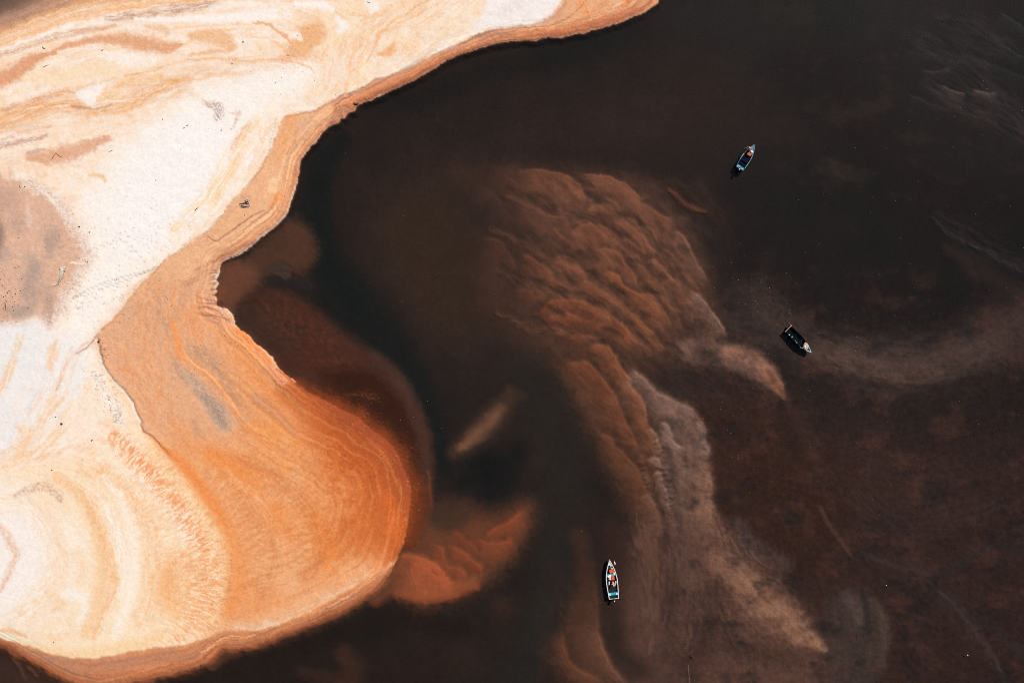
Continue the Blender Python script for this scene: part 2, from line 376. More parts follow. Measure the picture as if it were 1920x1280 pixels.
S([(1248,850),(1256,880),(1262,920),(1270,960),(1275,1000)], [9,10,9,8,6], (70,54,48), .8, .9, .3)
S([(1270,905),(1290,940),(1300,985)], [10,14,12], (104,80,70), .6, 1.0, .3, (12,6,1.2))
S([(1228,815),(1238,850),(1246,890),(1254,935),(1262,985)], [6,8,9,9,7], (150,118,102), .5, 1.0, .2, (8,30,1.6))
S([(1228,820),(1238,856),(1246,896),(1254,940),(1262,990)], [6,8,9,9,7], (62,46,40), .5, 1.0, .2, (8,30,1.6))
S([(1275,780),(1290,850),(1298,920),(1296,1000)], [12,18,18,14], (84,64,56), .55, 1.0, .3, (16,9,1.5))
S([(1200,860),(1216,920),(1228,980),(1234,1040)], [5,7,8,7], (120,84,66), .5, 1.0, .2, (9,20,1.5))
# east arm
P([(1270,650),(1300,632),(1340,640),(1380,646),(1420,668),(1450,700),(1474,748),(1440,735),(1390,705),(1340,690),(1290,690)], (104,78,68), .85, 12, 5)
S([(1360,660),(1400,668),(1432,690),(1452,715),(1468,742)], [10,17,17,14,6], (138,98,82), .9, .9, .15)
S([(1438,700),(1455,722),(1468,744)], [8,9,4], (150,98,72), .7, .9)
S([(1310,660),(1330,676),(1345,700)], [14,16,12], (60,46,40), .7, 1.0, .5)
S([(1290,690),(1340,712),(1400,728),(1460,756)], [10,16,16,8], (48,36,31), .75, 1.0)
S([(1320,770),(1350,800),(1352,880),(1360,960)], [16,18,16,14], (50,33,26), .7, 1.0)
# the wide flats by the moored boat
P([(1390,540),(1430,545),(1480,600),(1560,640),(1640,650),(1760,640),(1900,560),(2000,500),(2000,640),(1860,690),(1780,710),(1700,724),(1600,705),(1520,678),(1450,650),(1400,610)], (70,56,50), .85, 46, 18, rs=40)
S([(1530,660),(1580,678),(1640,700),(1700,714),(1760,704)], [16,28,30,24,12], (98,75,64), .95, 1.0, .25, (40,14,.6))
S([(1600,655),(1680,670),(1780,668),(1860,640)], [24,32,36,34], (80,64,58), .85, 1.0, .3, (50,14,.7))
S([(1425,540),(1450,570),(1470,600)], [18,26,16], (78,60,52), .6, 1.0, .4, (14,10,.9))
S([(1360,590),(1400,625),(1440,640)], [10,14,12], (62,50,46), .7, 1.0)
S([(1540,702),(1620,718),(1720,732),(1860,712)], [6,9,9,8], (42,34,31), .65, 1.0)
# the faint seam at the right edge
S([(1752,405),(1764,422),(1785,440),(1815,455),(1850,472),(1885,492),(1925,512)], [1.5,4,5,6,7,7,7], (72,68,66), .75, .9, .5, (16,5,.9))
S([(1748,395),(1762,428),(1800,456),(1860,484),(1925,520)], [3,4,5,5,6], (28,27,28), .5, .9)
S([(1780,465),(1830,500),(1900,540)], [8,14,18], (58,44,40), .6, 1.0)
S([(1560,300),(1570,320),(1585,332)], [4,6,3], (62,50,44), .55, 1.0)
# rippled shoal, upper right
for pts, w, c, o in [
 ([(1700,95),(1740,100),(1780,92)],10,(50,47,46),.6), ([(1715,80),(1745,96),(1790,112),(1830,120)],9,(54,50,48),.5),
 ([(1790,90),(1840,110),(1900,135),(1940,150)],9,(50,49,50),.6), ([(1860,60),(1890,85),(1930,110)],10,(58,58,62),.6),
 ([(1880,20),(1905,40),(1940,60)],10,(66,66,70),.55), ([(1730,130),(1760,134),(1790,122)],6,(76,70,68),.6),
 ([(1800,98),(1830,110),(1870,125)],6,(60,54,52),.5), ([(1720,150),(1760,172),(1800,190),(1850,200)],9,(56,52,50),.55),
 ([(1765,158),(1790,172),(1815,178)],7,(104,84,80),.75), ([(1825,165),(1850,172),(1875,176)],8,(122,98,94),.8),
 ([(1830,200),(1860,225),(1900,250),(1950,290)],16,(54,47,44),.6), ([(1700,170),(1740,190),(1790,205)],7,(58,55,54),.5)]:
    dune(pts, c, w, 3, o, (28,27,28), .5)
# lower right: long pale bands
P([(1190,1000),(1290,1000),(1360,1010),(1420,1090),(1500,1160),(1560,1230),(1540,1330),(1200,1330),(1160,1150)], (88,63,54), .95, 50, 24, rs=40)
S([(1310,960),(1335,1010),(1365,1065),(1400,1105),(1445,1140),(1500,1180),(1548,1222)], [22,32,40,44,38,26,8], (116,84,69), .95, 1.0, .25, (60,20,.7))
S([(1390,1085),(1430,1128),(1475,1168),(1520,1200),(1546,1220)], [20,32,28,18,6], (144,106,84), .85, .95, .2)
S([(1330,1020),(1350,1060),(1375,1090)], [10,14,12], (132,94,76), .55, 1.0, .3)
S([(1196,1020),(1215,1025),(1228,1050),(1234,1080)], [8,12,12,8], (98,66,52), .7, .9, .2)
S([(1200,985),(1260,1005),(1280,1050),(1290,1090)], [10,14,16,14], (100,76,66), .6, 1.0, .4, (14,8,1))
S([(1330,1110),(1310,1150),(1320,1200),(1290,1240)], [20,26,26,20], (56,42,37), .6, 1.0, .4)
S([(1260,1120),(1270,1180),(1240,1250)], [24,26,26], (62,46,40), .5, 1.0, .5, (12,10,1))
S([(1370,1215),(1420,1225),(1480,1240)], [14,18,14], (58,43,37), .6, 1.0, .4)
S([(1345,1222),(1390,1228),(1420,1262)], [4,6,5], (72,58,52), .5, 1.0)
S([(1386,980),(1400,1010),(1420,1040),(1470,1060)], [10,16,22,16], (74,58,54), .8, .9, .3)
S([(1405,1028),(1425,1055),(1448,1065)], 2, (102,84,78), .5)
S([(1540,955),(1555,985),(1575,1010),(1600,1050)], [4,5,4,3], (84,60,50), .55, .9, .4)
S([(1440,700),(1500,790),(1540,880),(1560,960)], [6,10,10,8], (66,47,39), .4, 1.0)
P([(1555,1130),(1580,1112),(1620,1110),(1655,1140),(1668,1180),(1660,1240),(1630,1300),(1570,1290),(1550,1230)], (66,55,50), .85, 22, 8)
S([(1590,1120),(1605,1145),(1612,1170)], [10,12,8], (84,70,66), .55, 1.0, .3)
S([(1632,1125),(1655,1155),(1662,1195),(1655,1250)], [6,8,8,8], (84,68,60), .55, 1.0, .3)
S([(1618,1110),(1628,1150),(1630,1190)], [4,6,6], (44,40,38), .6, 1.0)
S([(1615,1035),(1660,1058),(1720,1072),(1750,1082)], [3,5,4,3], (68,58,56), .45, 1.0, .3)
S([(1755,1085),(1800,1060),(1860,1028),(1930,1030)], [6,9,9,8], (46,44,42), .5, 1.0)
S([(1765,1112),(1788,1132),(1815,1165),(1845,1205),(1875,1250),(1890,1300)], [1.5,3.5,4,4,5,6], (66,58,56), .7, .9, .4)
S([(1850,1150),(1890,1200),(1930,1230)], [8,12,12], (54,49,47), .5, 1.0)
S([(1640,870),(1700,890),(1760,900),(1760,960)], [20,30,30,24], (64,49,45), .45, 1.0, .5, (12,12,1))
S([(1840,600),(1880,640),(1930,680)], [14,18,18], (66,48,44), .45, 1.0, .5)
for pts, w, c in [([(1200,960),(1215,1040),(1225,1120),(1215,1220)],26,(104,76,64)),([(1270,960),(1290,1040),(1300,1120),(1290,1220)],28,(100,74,64)),([(1330,960),(1370,1040),(1430,1110),(1510,1190)],30,(118,86,72)),([(1380,1150),(1440,1200),(1500,1260)],26,(84,60,50)),([(1245,1000),(1255,1080),(1250,1180)],20,(64,47,41)),([(1345,1090),(1350,1160),(1390,1240)],20,(64,47,41))]:
    S(pts, [w*.4,w,w,w*.4], c, .7, 1.0, .35, (34,8,1.3))
# red-brown and charcoal patches of the wide flats
fm = smooth((X - 1180) / 160) * smooth((Y - 420) / 200)
lerp_to((slice(None), slice(None)), .5 * fm * smooth(fbm(X / 70, Y / 55, 4, 203, .6) * 1.6), (76,50,42))
lerp_to((slice(None), slice(None)), .55 * fm * smooth(fbm(X / 80, Y / 60, 4, 213, .6) * 1.6 - .1), (38,34,33))
fm2 = smooth((X - 1350) / 200) * smooth((460 - Y) / 160)
lerp_to((slice(None), slice(None)), .5 * fm2 * smooth(fbm(X / 90, Y / 60, 4, 223, .6) * 1.7), (54,44,40))
# long faint swirls of silt
for pts, w, c, o in [([(1700,60),(1770,90),(1850,150),(1930,230)],26,(62,57,56),.6),([(1740,150),(1800,185),(1880,215),(1940,260)],22,(70,62,58),.6),([(1760,30),(1840,60),(1930,110)],22,(58,56,58),.55),([(1760,400),(1830,450),(1930,500)],24,(56,50,48),.55),([(1480,600),(1560,655),(1660,700),(1780,690),(1920,600)],30,(74,58,52),.5),([(1620,1040),(1720,1075),(1800,1150),(1870,1260)],20,(58,50,48),.5),([(1560,880),(1640,960),(1740,980),(1880,940)],30,(66,50,45),.5)]:
    S(pts, [w*.3,w,w*1.1,w*.4], c, o, 1.0, .3, (60,9,1.1))
# orange streaks left of the moored longboat
S([(1085,1150),(1085,1210),(1100,1260),(1130,1300)], [20,34,36,34], (80,54,42), .75, 1.0, .25)
dune([(1050,1180),(1058,1215),(1064,1240),(1082,1256),(1110,1270),(1140,1290)], (116,70,48), 22, 5, .8, (56,40,33), .4)
dune([(1106,1030),(1113,1090),(1118,1145),(1122,1196),(1134,1232),(1156,1266),(1185,1296)], (104,68,51), 44, 9, .7, (46,35,30), .25, 3, .35)
dune([(1118,1160),(1124,1200),(1138,1236),(1162,1272),(1185,1294)], (138,94,73), 16, 5, .55, (46,35,30), .2, 3, .35)
S([(1085,1010),(1095,1060),(1096,1120),(1085,1160)], [16,16,14,12], (72,48,38), .6, 1.0)
S([(1150,1150),(1160,1220),(1200,1260)], [12,16,18], (52,40,34), .7, 1.0)
S([(1145,990),(1150,1050),(1145,1140)], [16,20,18], (58,40,32), .7, 1.0)
dm = smooth((X - 940) / 120) * smooth((X - 560 - Y * .62) / 90 + .0) * smooth((1400 - X) / 100) * smooth((Y - 310) / 40) * smooth((1020 - Y) / 120)
ra = X * .76 + Y * .65; rb = -X * .65 + Y * .76
T *= (1 + dm * (.10 + .12 * fbm(ra / 46, rb / 17, 2, 231) + .05 * fbm(ra / 14, rb / 9, 2, 232)))[..., None]
# fine mottling everywhere on the bed, stronger over the flats
m1 = fbm(X / 3.2, Y / 3.2, 2, 61); m2 = fbm(X / 11, Y / 11, 3, 62); m3 = fbm(X / 45, Y / 45, 3, 63)
flat = 0.35 + 0.65 * smooth((X - 1180) / 200) * smooth((Y - 480) / 200)
T *= (1 + flat * (0.09 * m1 + 0.11 * m2) + .06 * smooth((X - 1250) / 200) * smooth((Y - 520) / 200) + 0.05 * m3)[..., None]
BED = T.copy()

# ================================================================== THE LAND
T[:] = (253, 226, 199)
n1 = fbm(X / 60, Y / 34, 4, 71); n2 = fbm(X / 24, Y / 16, 3, 72)
lerp_to((slice(None), slice(None)), 0.75 * smooth(0.5 + 1.2 * n1), (252, 236, 220))
lerp_to((slice(None), slice(None)), 0.55 * smooth(0.1 + 1.2 * n2), (249, 205, 164))

def flow(pts, w, cols, op, la=60, lw=5.0, n=None):
    for k, c in enumerate(cols):
        S(off(pts, 3 * k, 2 * k), [w * .25, w * .8, w, w, w * .8, w * .25], c, op, .95, .2, (la, lw * (1 + .35 * k), 1.5))
PE=(246,192,142); WH=(255,247,240); TA=(226,170,130)
FLOWS = [([(-40,170),(0,150),(80,118),(180,92),(280,75),(380,64),(480,60),(560,70)],30,(PE,WH),.5),
 ([(-40,250),(0,232),(90,205),(180,190),(270,172),(370,142),(480,124),(590,116)],26,(PE,WH,TA),.45),
 ([(-40,320),(40,300),(140,285),(240,250),(330,205),(420,170)],26,(PE,WH),.35),
 ([(620,200),(645,150),(662,100),(695,55),(760,15),(810,-20)],26,(PE,WH,PE),.5),
 ([(700,140),(760,110),(820,60),(880,10),(910,-20)],26,(PE,WH),.4),
 ([(480,30),(560,40),(615,70),(625,120),(600,180)],26,(PE,WH),.4),
 ([(520,230),(480,300),(420,375),(340,450),(250,545),(190,620)],26,(PE,WH),.35),
 ([(420,200),(370,280),(290,370),(220,470)],30,((250,226,206),WH),.3),
 ([(100,640),(70,720),(20,800),(-30,860)],50,(PE,WH,(228,226,228)),.55),
 ([(190,690),(150,760),(90,830),(20,880)],34,(PE,WH),.5)]
for f in FLOWS: flow(*f[:3], f[3])
# --- far upper left corner: dark wet bank, orange bands
CR = [(-60,118),(0,95),(60,70),(130,42),(200,27),(250,18),(330,8),(480,3),(650,-6),(760,-14)]
P([(-80,100),(0,72),(70,42),(150,18),(260,0),(320,-10),(320,-80),(-80,-80)], (205,150,116), 1, 7, 3)
S([(-40,30),(40,0),(90,-30)], [30,30,26], (118,92,78), .9, 1.0)
S([(-10,0),(10,-10)], 26, (84,66,58), .6, 1.0)
S([(-30,58),(40,36),(90,20),(150,2),(200,-14)], [8,11,12,9,7], (160,134,124), .9, .8, .2, (70,4,1.0))
S(off(CR,-28), [16]*3+[14,12,10,8], (238,178,128), .75, .8, 0, (90,3,1.6))
S(off(CR,-44), [12]*7, (190,142,118), .7, .8, 0, (90,3,1.6))
S(off(CR,-14), 12, (236,170,116), .7, .8, 0, (90,3,1.4))
S(CR, [5,5,6,7,7,6,5,4,3,3], (244,172,112), .9, .8, .1, (90,3,.9))
S(off(CR,-6), 2.0, (252,222,180), .7, .9, 0, (70,2,1.2))
S(off(CR,-20), 1.6, (252,214,166), .7, .9, 0, (70,2,1.2))
S([(-40,118),(0,104),(50,82),(120,60),(200,42),(208,36)], [4,5,6,6,6,3], (253,244,238), .9, .9, .3, (40,3,1.4))
S([(-40,126),(0,113),(60,90),(120,72),(180,61),(215,54)], [6,5,5,6,5,3], (212,170,146), .85, .6, .4, (40,3,1.2))
S([(205,40),(240,37),(275,34),(310,27),(350,21),(400,15),(420,14)], [4,8,10,11,10,7,3], (200,158,136), .95, .7, .45, (30,3,1.0))
S([(260,42),(330,42),(400,40),(470,35),(540,28)], [4,5,8,10,12], (254,244,236), .9, .8, .3)
S([(400,20),(440,14),(480,12),(560,8)], [5,8,6,4], (253,240,226), .8, .8, .2)
# tan patches of the upper left
S([(105,100),(140,88),(180,80),(225,78),(260,84),(295,92),(325,94),(345,88)], [3,5,6,9,15,15,8,3], (229,168,128), .92, .8, .4)
S([(150,66),(190,60),(222,53)], [5,5,3], (234,188,158), .8, .6, .5)
S([(280,56),(310,58),(318,70)], [4,7,4], (240,196,160), .7, .7, .5)
S([(365,72),(400,72),(425,80),(438,92)], [8,14,16,8], (241,188,142), .85, .8, .4)
S([(360,108),(390,102),(430,98),(440,88)], [3,4,4,3], (240,186,146), .7, .7, .4)
S([(-30,165),(10,152),(40,138),(62,122),(85,110),(110,104)], [14,14,14,13,7,3], (226,162,122), .94, .75, .4)
S([(60,150),(120,146),(200,135),(260,138)], [8,14,13,6], (252,222,184), .7, .9)
P([(200,100),(290,104),(300,120),(260,130),(215,124)], (253,240,226), .8, 9, 5)
S([(-20,217),(40,203),(80,190),(115,178),(146,176)], [5,6,7,6,3], (226,166,124), .95, .7, .4, (30,3,1.0))
S([(-40,255),(0,238),(40,220),(80,206),(130,200),(170,205)], [14,14,13,12,9,4], (237,168,110), .95, .8, .2, (50,3,.9))
S([(-40,262),(10,240),(70,222),(140,214)], [3,4,4,3], (236,164,104), .6, .8, 0, (40,2,1.2))
S([(150,170),(190,160),(222,150)], [3,3,2], (228,172,128), .6, .8, .5, (14,2,1.4))
P([(150,178),(175,168),(215,155),(220,162),(205,180),(190,195),(170,200),(152,190)], (254,246,240), .85, 8, 5)
S([(140,200),(165,207),(195,207),(215,200)], [1.5,2.2,2,1.5], (196,150,128), .7, .8, .4)
S([(195,190),(215,175),(240,158),(290,150),(330,146)], [8,14,14,8,4], (246,196,142), .95, .8, .2, (40,4,.8))
S([(170,216),(230,208),(270,190),(320,162),(365,150),(420,142),(480,140)], [6,9,10,8,5,4,3], (243,180,120), .95, .8, .15, (50,3,1.0))
S([(240,146),(290,138),(330,122),(370,116),(420,115),(470,120),(540,122)], [2,2,2.5,2.5,2,2,1.5], (236,170,112), .8, .8, .1, (40,2,1.0))
S([(200,212),(250,200),(300,176),(350,155)], 1.5, (232,162,104), .7, .8, 0, (30,2,1.3))
S([(330,182),(355,178),(378,184)], [5,8,5], (238,190,152), .85, .6, .5, (8,8,.9))
# the great white sheet
P([(186,330),(220,285),(285,238),(330,198),(385,162),(450,140),(520,124),(585,122),(592,150),(560,180),(530,205),(500,225),(480,240),(440,300),(420,350),(400,400),(340,450),(270,520),(200,600),(165,650),(110,635),(125,600),(150,540),(172,480),(170,430),(150,400),(160,360)], (253,245,236), .88, 32, 14, rs=26)
P([(250,300),(330,230),(420,220),(430,300),(380,390),(280,470),(220,420)], (252,245,240), .8, 40, 14, rs=30)
S([(484,232),(462,262),(442,295),(424,330),(404,362),(372,398),(330,432)], [10,13,15,16,16,14,10], (252,214,164), .9, .9, .2, (60,4,1.3))
S([(470,236),(452,258),(436,282)], [6,7,3], (236,178,136), .8, .8, .4, (20,2.5,1.2))
S([(452,300),(430,345),(405,385)], [5,7,6], (250,206,152), .7, .9, .2, (40,3,1.2))
S([(500,235),(478,280),(452,330),(420,375),(380,415)], [8,9,9,8,5], (254,246,238), .7, .9, 0, (50,4,1.4))
S([(398,198),(412,204),(414,216),(408,226)], [6,10,9,5], (186,152,138), .9, .7, .5, (3,3,1.8))
S([(386,192),(400,200)], [5,5], (226,180,156), .6, .8, .6, (3,3,1.6))
S([(438,216),(450,216),(446,230),(438,246)], [3,4,3,3], (226,178,150), .8, .8, .6, (4,3,1.6))
# brown smears left of the sheet
S([(-30,284),(10,277),(50,268),(92,258)], [6,6,6,4], (198,158,142), .95, .6, .4, (20,3,.9))
S([(12,266),(40,254),(70,246),(100,240)], [3,4,4,2], (222,180,152), .8, .6, .4, (20,2,1.0))
S([(62,290),(90,282)], [5,3], (208,172,156), .8, .6, .5)
S([(60,300),(95,298),(130,291),(170,278),(208,262)], [5,13,15,11,6], (228,174,142), .92, .75, .45)
S([(70,303),(100,300),(130,292)], [4,8,6], (230,176,136), .6, .8, .5)
S([(-20,310),(40,312),(90,326)], [10,12,8], (248,214,184), .7, .9, .3)
S([(172,330),(195,333),(203,342)], [3,4,3], (246,202,156), .8, .8, .3)
# the mauve flat at the left edge
MF = [(-80,318),(0,324),(30,336),(70,356),(108,382),(128,408),(140,428),(150,442),(160,462),(170,484),(168,498),(156,505),(152,518),(138,540),(126,556),(116,578),(108,600),(99,618),(88,604),(76,594),(66,596),(52,608),(30,614),(0,622),(-80,640)]
P(MF, (222,180,154), .96, 14, 18, rs=18)
P(MF, (224,176,146), .6, 3, 5, spot=(20,1.0), rs=6)
for u, v, r, ry, c, o in [(10,380,46,40,(196,156,138),.7),(0,440,26,46,(160,132,118),.8),(40,420,30,36,(190,158,142),.5),(105,448,28,34,(184,156,140),.75),
  (98,470,18,30,(178,152,138),.5),(16,480,30,22,(188,162,148),.6),(70,505,30,34,(178,156,142),.8),(64,545,34,44,(180,154,140),.75),(45,585,42,26,(178,154,140),.75),
  (100,570,20,40,(184,154,136),.7),(98,598,12,18,(176,146,130),.8),(10,590,24,26,(210,164,138),.6),(120,520,20,30,(226,178,148),.7),(70,420,20,24,(228,190,164),.6),(60,390,10,26,(242,214,196),.5),
  (62,415,8,20,(240,212,194),.5),(18,450,16,20,(232,180,150),.4),(80,470,14,16,(232,188,160),.6),(40,470,14,16,(228,190,166),.5)]:
    B(u, v, r, c, o, .5, ry)
S([(-4,420),(2,450),(0,480)], [10,12,8], (140,114,102), .7, 1.0)
# crust crumbs along its rim
for k, (a, b) in enumerate(zip([(60,345),(110,378),(140,425),(168,480),(150,520),(122,565),(105,605)], [(100,370),(138,415),(168,470),(156,512),(126,556),(112,592),(60,612)])):
    S([a, ((a[0]+b[0])/2+3, (a[1]+b[1])/2), b], [9,11,9], (252,240,230), .85, .9, .5, (4,3,2.0))
    S([a, ((a[0]+b[0])/2+7, (a[1]+b[1])/2), b], [8,10,8], (214,176,156), .6, .9, .5, (3,3,2.2))
S([(84,362),(98,372),(112,384)], 2, (253,236,220), .9, .7)
S([(138,494),(150,495),(166,497)], [1,2,1.2], (254,236,218), .95, .6, dz=.03)
S([(123,588),(116,604),(106,622),(96,640)], 1.3, (253,238,226), .8, .7)
# pale streaked apron below it
P([(-80,618),(0,612),(50,606),(80,598),(98,618),(112,622),(165,645),(180,680),(150,740),(110,790),(60,830),(0,850),(-80,870)], (246,238,232), .95, 14, 8, rs=16)
P([(-80,640),(0,620),(60,610),(70,660),(30,720),(0,760),(-80,800)], (240,235,230), .8, 24, 8)
ST = [(58,625),(40,680),(16,730),(-16,780),(-40,830)]
for dx, w, c, o in [(-8,5,(250,198,146),.9),(-16,4,(248,190,134),.6),(34,6,(246,226,214),.6),(62,4,(248,214,184),.8),(82,6,(250,204,160),.85),(98,5,(248,214,182),.8),(116,4,(250,208,166),.7),(52,3,(224,220,220),.6),(20,5,(232,232,234),.5),(132,5,(251,218,182),.6)]:
    S(off(ST, dx * .25 + 6, dx), [w*.5, w, w*1.3, w, w*.6], c, o, .9, .2, (46,3,1.3))
S([(110,640),(104,660),(100,690)], [5,8,5], (248,202,164), .7, .9, .3)
S([(46,800),(56,812),(50,840),(30,868)], [8,14,14,8], (250,206,158), .8, .8, .2, (20,5,.8))
S([(0,880),(60,862),(110,846),(160,830),(215,822),(262,806)], [2,3,3,3,2.5,2], (244,186,140), .7, .8, .3, (26,2.5,1.2))
S([(-10,850),(40,835),(80,800),(110,760),(140,730)], [3,4,4,4,3], (248,196,146), .7, .9, .2, (30,3,1.3))
S([(170,640),(150,660),(128,690),(112,730)], [3,3,3,2], (228,168,138), .6, .8, .4, (20,2.5,1.4))
S([(185,700),(170,760),(150,800),(170,830)], [24,30,26,18], (252,232,212), .6, 1.0, .3)
S([(160,690),(150,720),(144,745)], [8,10,6], (244,240,236), .7, 1.0, .3)
S([(205,700),(230,735),(250,770),(262,800)], [6,8,8,6], (252,222,180), .7, .9, .3, (10,4,1.0))
S([(170,668),(182,700),(205,740),(222,770),(230,790)], [8,10,9,8,6], (254,240,228), .6, 1.0, .3)


# --- lower lobe: rings of drying sand
P([(-80,880),(60,870),(170,850),(260,850),(330,930),(380,1020),(400,1090),(380,1160),(300,1200),(180,1222),(80,1212),(-80,1180)], (253,226,192), .9, 22, 8, rs=20)
P([(-80,900),(40,900),(90,950),(150,980),(170,1040),(150,1110),(90,1160),(0,1180),(-80,1170)], (253,238,222), .85, 22, 10, rs=24)
P([(20,960),(70,970),(90,1020),(80,1080),(30,1130),(-20,1140),(-20,1000)], (250,240,234), .7, 22, 8)
S([(35,928),(60,915),(90,910),(115,925),(118,938)], [4,7,10,9,4], (212,174,152), .88, .7, .5, (6,5,1.1))
S([(92,908),(120,900),(150,915),(175,945)], [7,10,10,6], (248,200,152), .8, .9, .4, (8,5,1.0))
S([(4,978),(16,995),(28,1018),(36,1036),(28,1058),(20,1080),(2,1106)], [4,7,8,7,6,6,4], (232,176,138), .9, .9, .35, (16,4,.7))
S([(162,935),(178,962),(192,990),(204,1020),(213,1050),(221,1078),(222,1098),(212,1118),(200,1140),(192,1165),(182,1190)], [6,7,8,9,11,11,10,8,7,6,5], (244,174,114), .95, .9, .3, (12,5,.7))
S([(208,950),(222,990),(232,1030),(236,1075),(228,1110)], [7,9,10,9,6], (254,242,228), .85, .9, .2)
S([(160,880),(210,890),(250,930),(275,975),(290,1040),(295,1100),(278,1150)], [10,17,20,24,27,27,20], (247,188,134), .85, .95, .25, (8,14,.8))
S([(190,860),(215,868),(245,885)], [5,9,6], (254,246,238), .7, .9, .3)
S([(245,880),(280,905),(310,930),(330,955),(345,985),(350,1020)], [6,9,11,13,14,10], (254,238,216), .9, .9, .2)
S([(330,970),(344,1000),(350,1022)], [8,11,9], (255,244,226), .9, .9, .1)
S([(100,1110),(120,1126),(104,1140)], [6,10,6], (248,206,164), .8, .9, .4)
S([(150,1030),(160,1060),(150,1090)], [8,12,8], (252,214,174), .6, 1.0, .3)
S([(120,1110),(150,1112),(170,1130),(150,1165),(110,1180)], [6,10,10,9,6], (254,246,236), .7, 1.0, .3)
S([(100,1195),(130,1180),(150,1165),(180,1180)], [8,12,10,8], (250,208,160), .7, .9, .3, (14,5,.9))
S([(0,1180),(20,1178),(50,1190)], [3,5,3], (244,188,142), .7, .9, .3)
S([(40,1210),(120,1222),(200,1218),(280,1200),(340,1180)], [8,10,12,12,8], (252,212,160), .8, 1.0, .1)
for pts, w in [([(60,880),(130,890),(185,930),(215,990),(228,1060),(215,1130),(185,1190)],22),([(150,860),(230,890),(275,950),(295,1030),(295,1110),(270,1180)],24),([(10,930),(70,950),(110,1010),(110,1080),(60,1140),(0,1170)],24)]:
    flow(pts, w, (PE,(255,244,228)), .45, 40, 4)
S([(110,888),(165,935),(190,1000),(200,1060),(190,1120),(165,1185)], [6,12,14,14,13,8], (248,196,146), .6, 1.0, .25)
S([(205,892),(243,955),(257,1030),(250,1110),(222,1185)], [6,11,12,12,8], (255,243,228), .7, 1.0, .2)
S([(60,930),(110,985),(125,1050),(105,1115),(60,1165)], [6,11,12,11,7], (252,222,190), .6, 1.0, .25)
# comb of drainage rills across the drying front
COMB = [(262,800),(300,838),(340,880),(375,925),(405,968),(428,1012),(440,1056),(438,1100),(424,1140),(400,1170),(370,1195)]
P([(272,800),(330,860),(395,940),(440,1010),(455,1070),(440,1130),(400,1180),(380,1190),(320,1150),(300,1090),(320,1040),(380,1020),(350,960),(300,900)], (245,172,110), .8, 22, 7, rs=16)
S(off(COMB,18,-34), [14,22,26,28,30,32,34,34,30,24,14], (255,236,204), .95, .9, 0, (3.2,26,2.2))
S(off(COMB,18,-40), [14,22,26,28,30,32,34,34,30,24,14], (240,150,92), .8, .9, 0, (3.6,22,2.2))
S(off(COMB,6,-12), [10,14,16,16,18,20,22,22,20,14,8], (254,224,182), .85, .9, 0, (3.0,20,2.2))
S(off(COMB,30,-80), [8,14,18,22,24,26,28,28,26,22,14], (253,234,206), .7, 1.0, 0, (4.0,24,2.0))
S(off(COMB,34,-95), [8,12,16,20,24,26,28,28,26,22,14], (248,190,138), .55, 1.0, 0, (4.0,24,2.0))
# saturated orange belt behind it
S([(275,800),(315,835),(350,868),(385,915),(415,955),(440,1000),(455,1050),(452,1100),(436,1140)], [4,10,14,16,18,20,22,22,16], (244,152,84), .9, .9, .15)
S([(320,842),(352,872),(385,912),(412,950),(432,985)], [6,9,9,9,6], (240,138,70), .8, .9, .1)
S([(332,795),(350,815),(375,843),(395,870),(420,900),(440,925),(456,950)], [4,5,5,5,6,7,6], (254,222,172), .9, .9, 0, (2.6,14,2.4))
S([(330,810),(365,846),(400,890),(440,940),(470,985)], [10,14,16,20,20], (238,140,74), .45, 1.0, .2)

# --- the mid plateau between scarp and bay
PLAT = [(537,222),(527,242),(507,287),(475,338),(430,392),(387,437),(337,472),(300,502),(265,540),(235,577),(190,627),(192,660),(207,695),(245,737),(267,782),(276,804),(330,840),(400,860),(480,900),(520,800),(470,660),(440,620),(400,560),(420,490),(500,430),(545,370),(560,300),(600,240)]
P(PLAT, (234,178,136), 1, 2.2, 2.0, rs=7)
P([(300,505),(390,520),(440,600),(480,650),(470,760),(440,830),(330,830),(275,800),(255,750),(207,690),(192,640),(230,585)], (230,172,132), .8, 16, 6)
S([(190,640),(240,690),(275,750),(300,800)], [12,22,26,18], (232,172,136), .7, 1.0, .3, (14,6,.8))
S([(240,560),(300,520),(350,485),(400,455)], [8,11,12,8], (238,184,136), .7, .9, .2, (40,4,1.0))
S([(250,590),(300,600),(330,650),(340,700)], [18,26,24,14], (206,168,142), .55, 1.0, .4, (16,5,1.1))
S([(300,560),(305,590),(315,610)], [5,8,6], (168,136,116), .6, .9, .5, (6,3,1.6))
S([(345,555),(338,575),(330,600),(324,620)], [3,6,7,4], (170,136,114), .6, .9, .4, (10,3,1.4))
S([(290,585),(310,600),(330,640)], [6,8,6], (186,152,132), .5, .9, .5, (8,3,1.5))
S([(232,690),(248,694),(258,702)], [4,7,4], (240,156,104), .8, .9, .4)
S([(230,640),(270,700),(305,770)], [3,4,3], (248,206,160), .6, .9, .2)
S([(345,600),(370,580),(395,600),(420,640)], [8,16,16,10], (232,158,108), .7, .9, .3)
S([(360,590),(368,612),(380,640)], [8,10,6], (236,144,88), .6, 1.0, .2)
S([(395,560),(412,585),(430,605)], [12,16,12], (202,138,106), .8, .9, .3, (8,2.5,1.5))
S([(340,520),(352,540),(346,580)], [6,9,6], (206,150,118), .6, .9, .3, (14,2.5,1.4))
S([(350,530),(385,512),(420,500)], [8,12,6], (200,138,106), .7, .9, .3, (30,2.5,1.2))
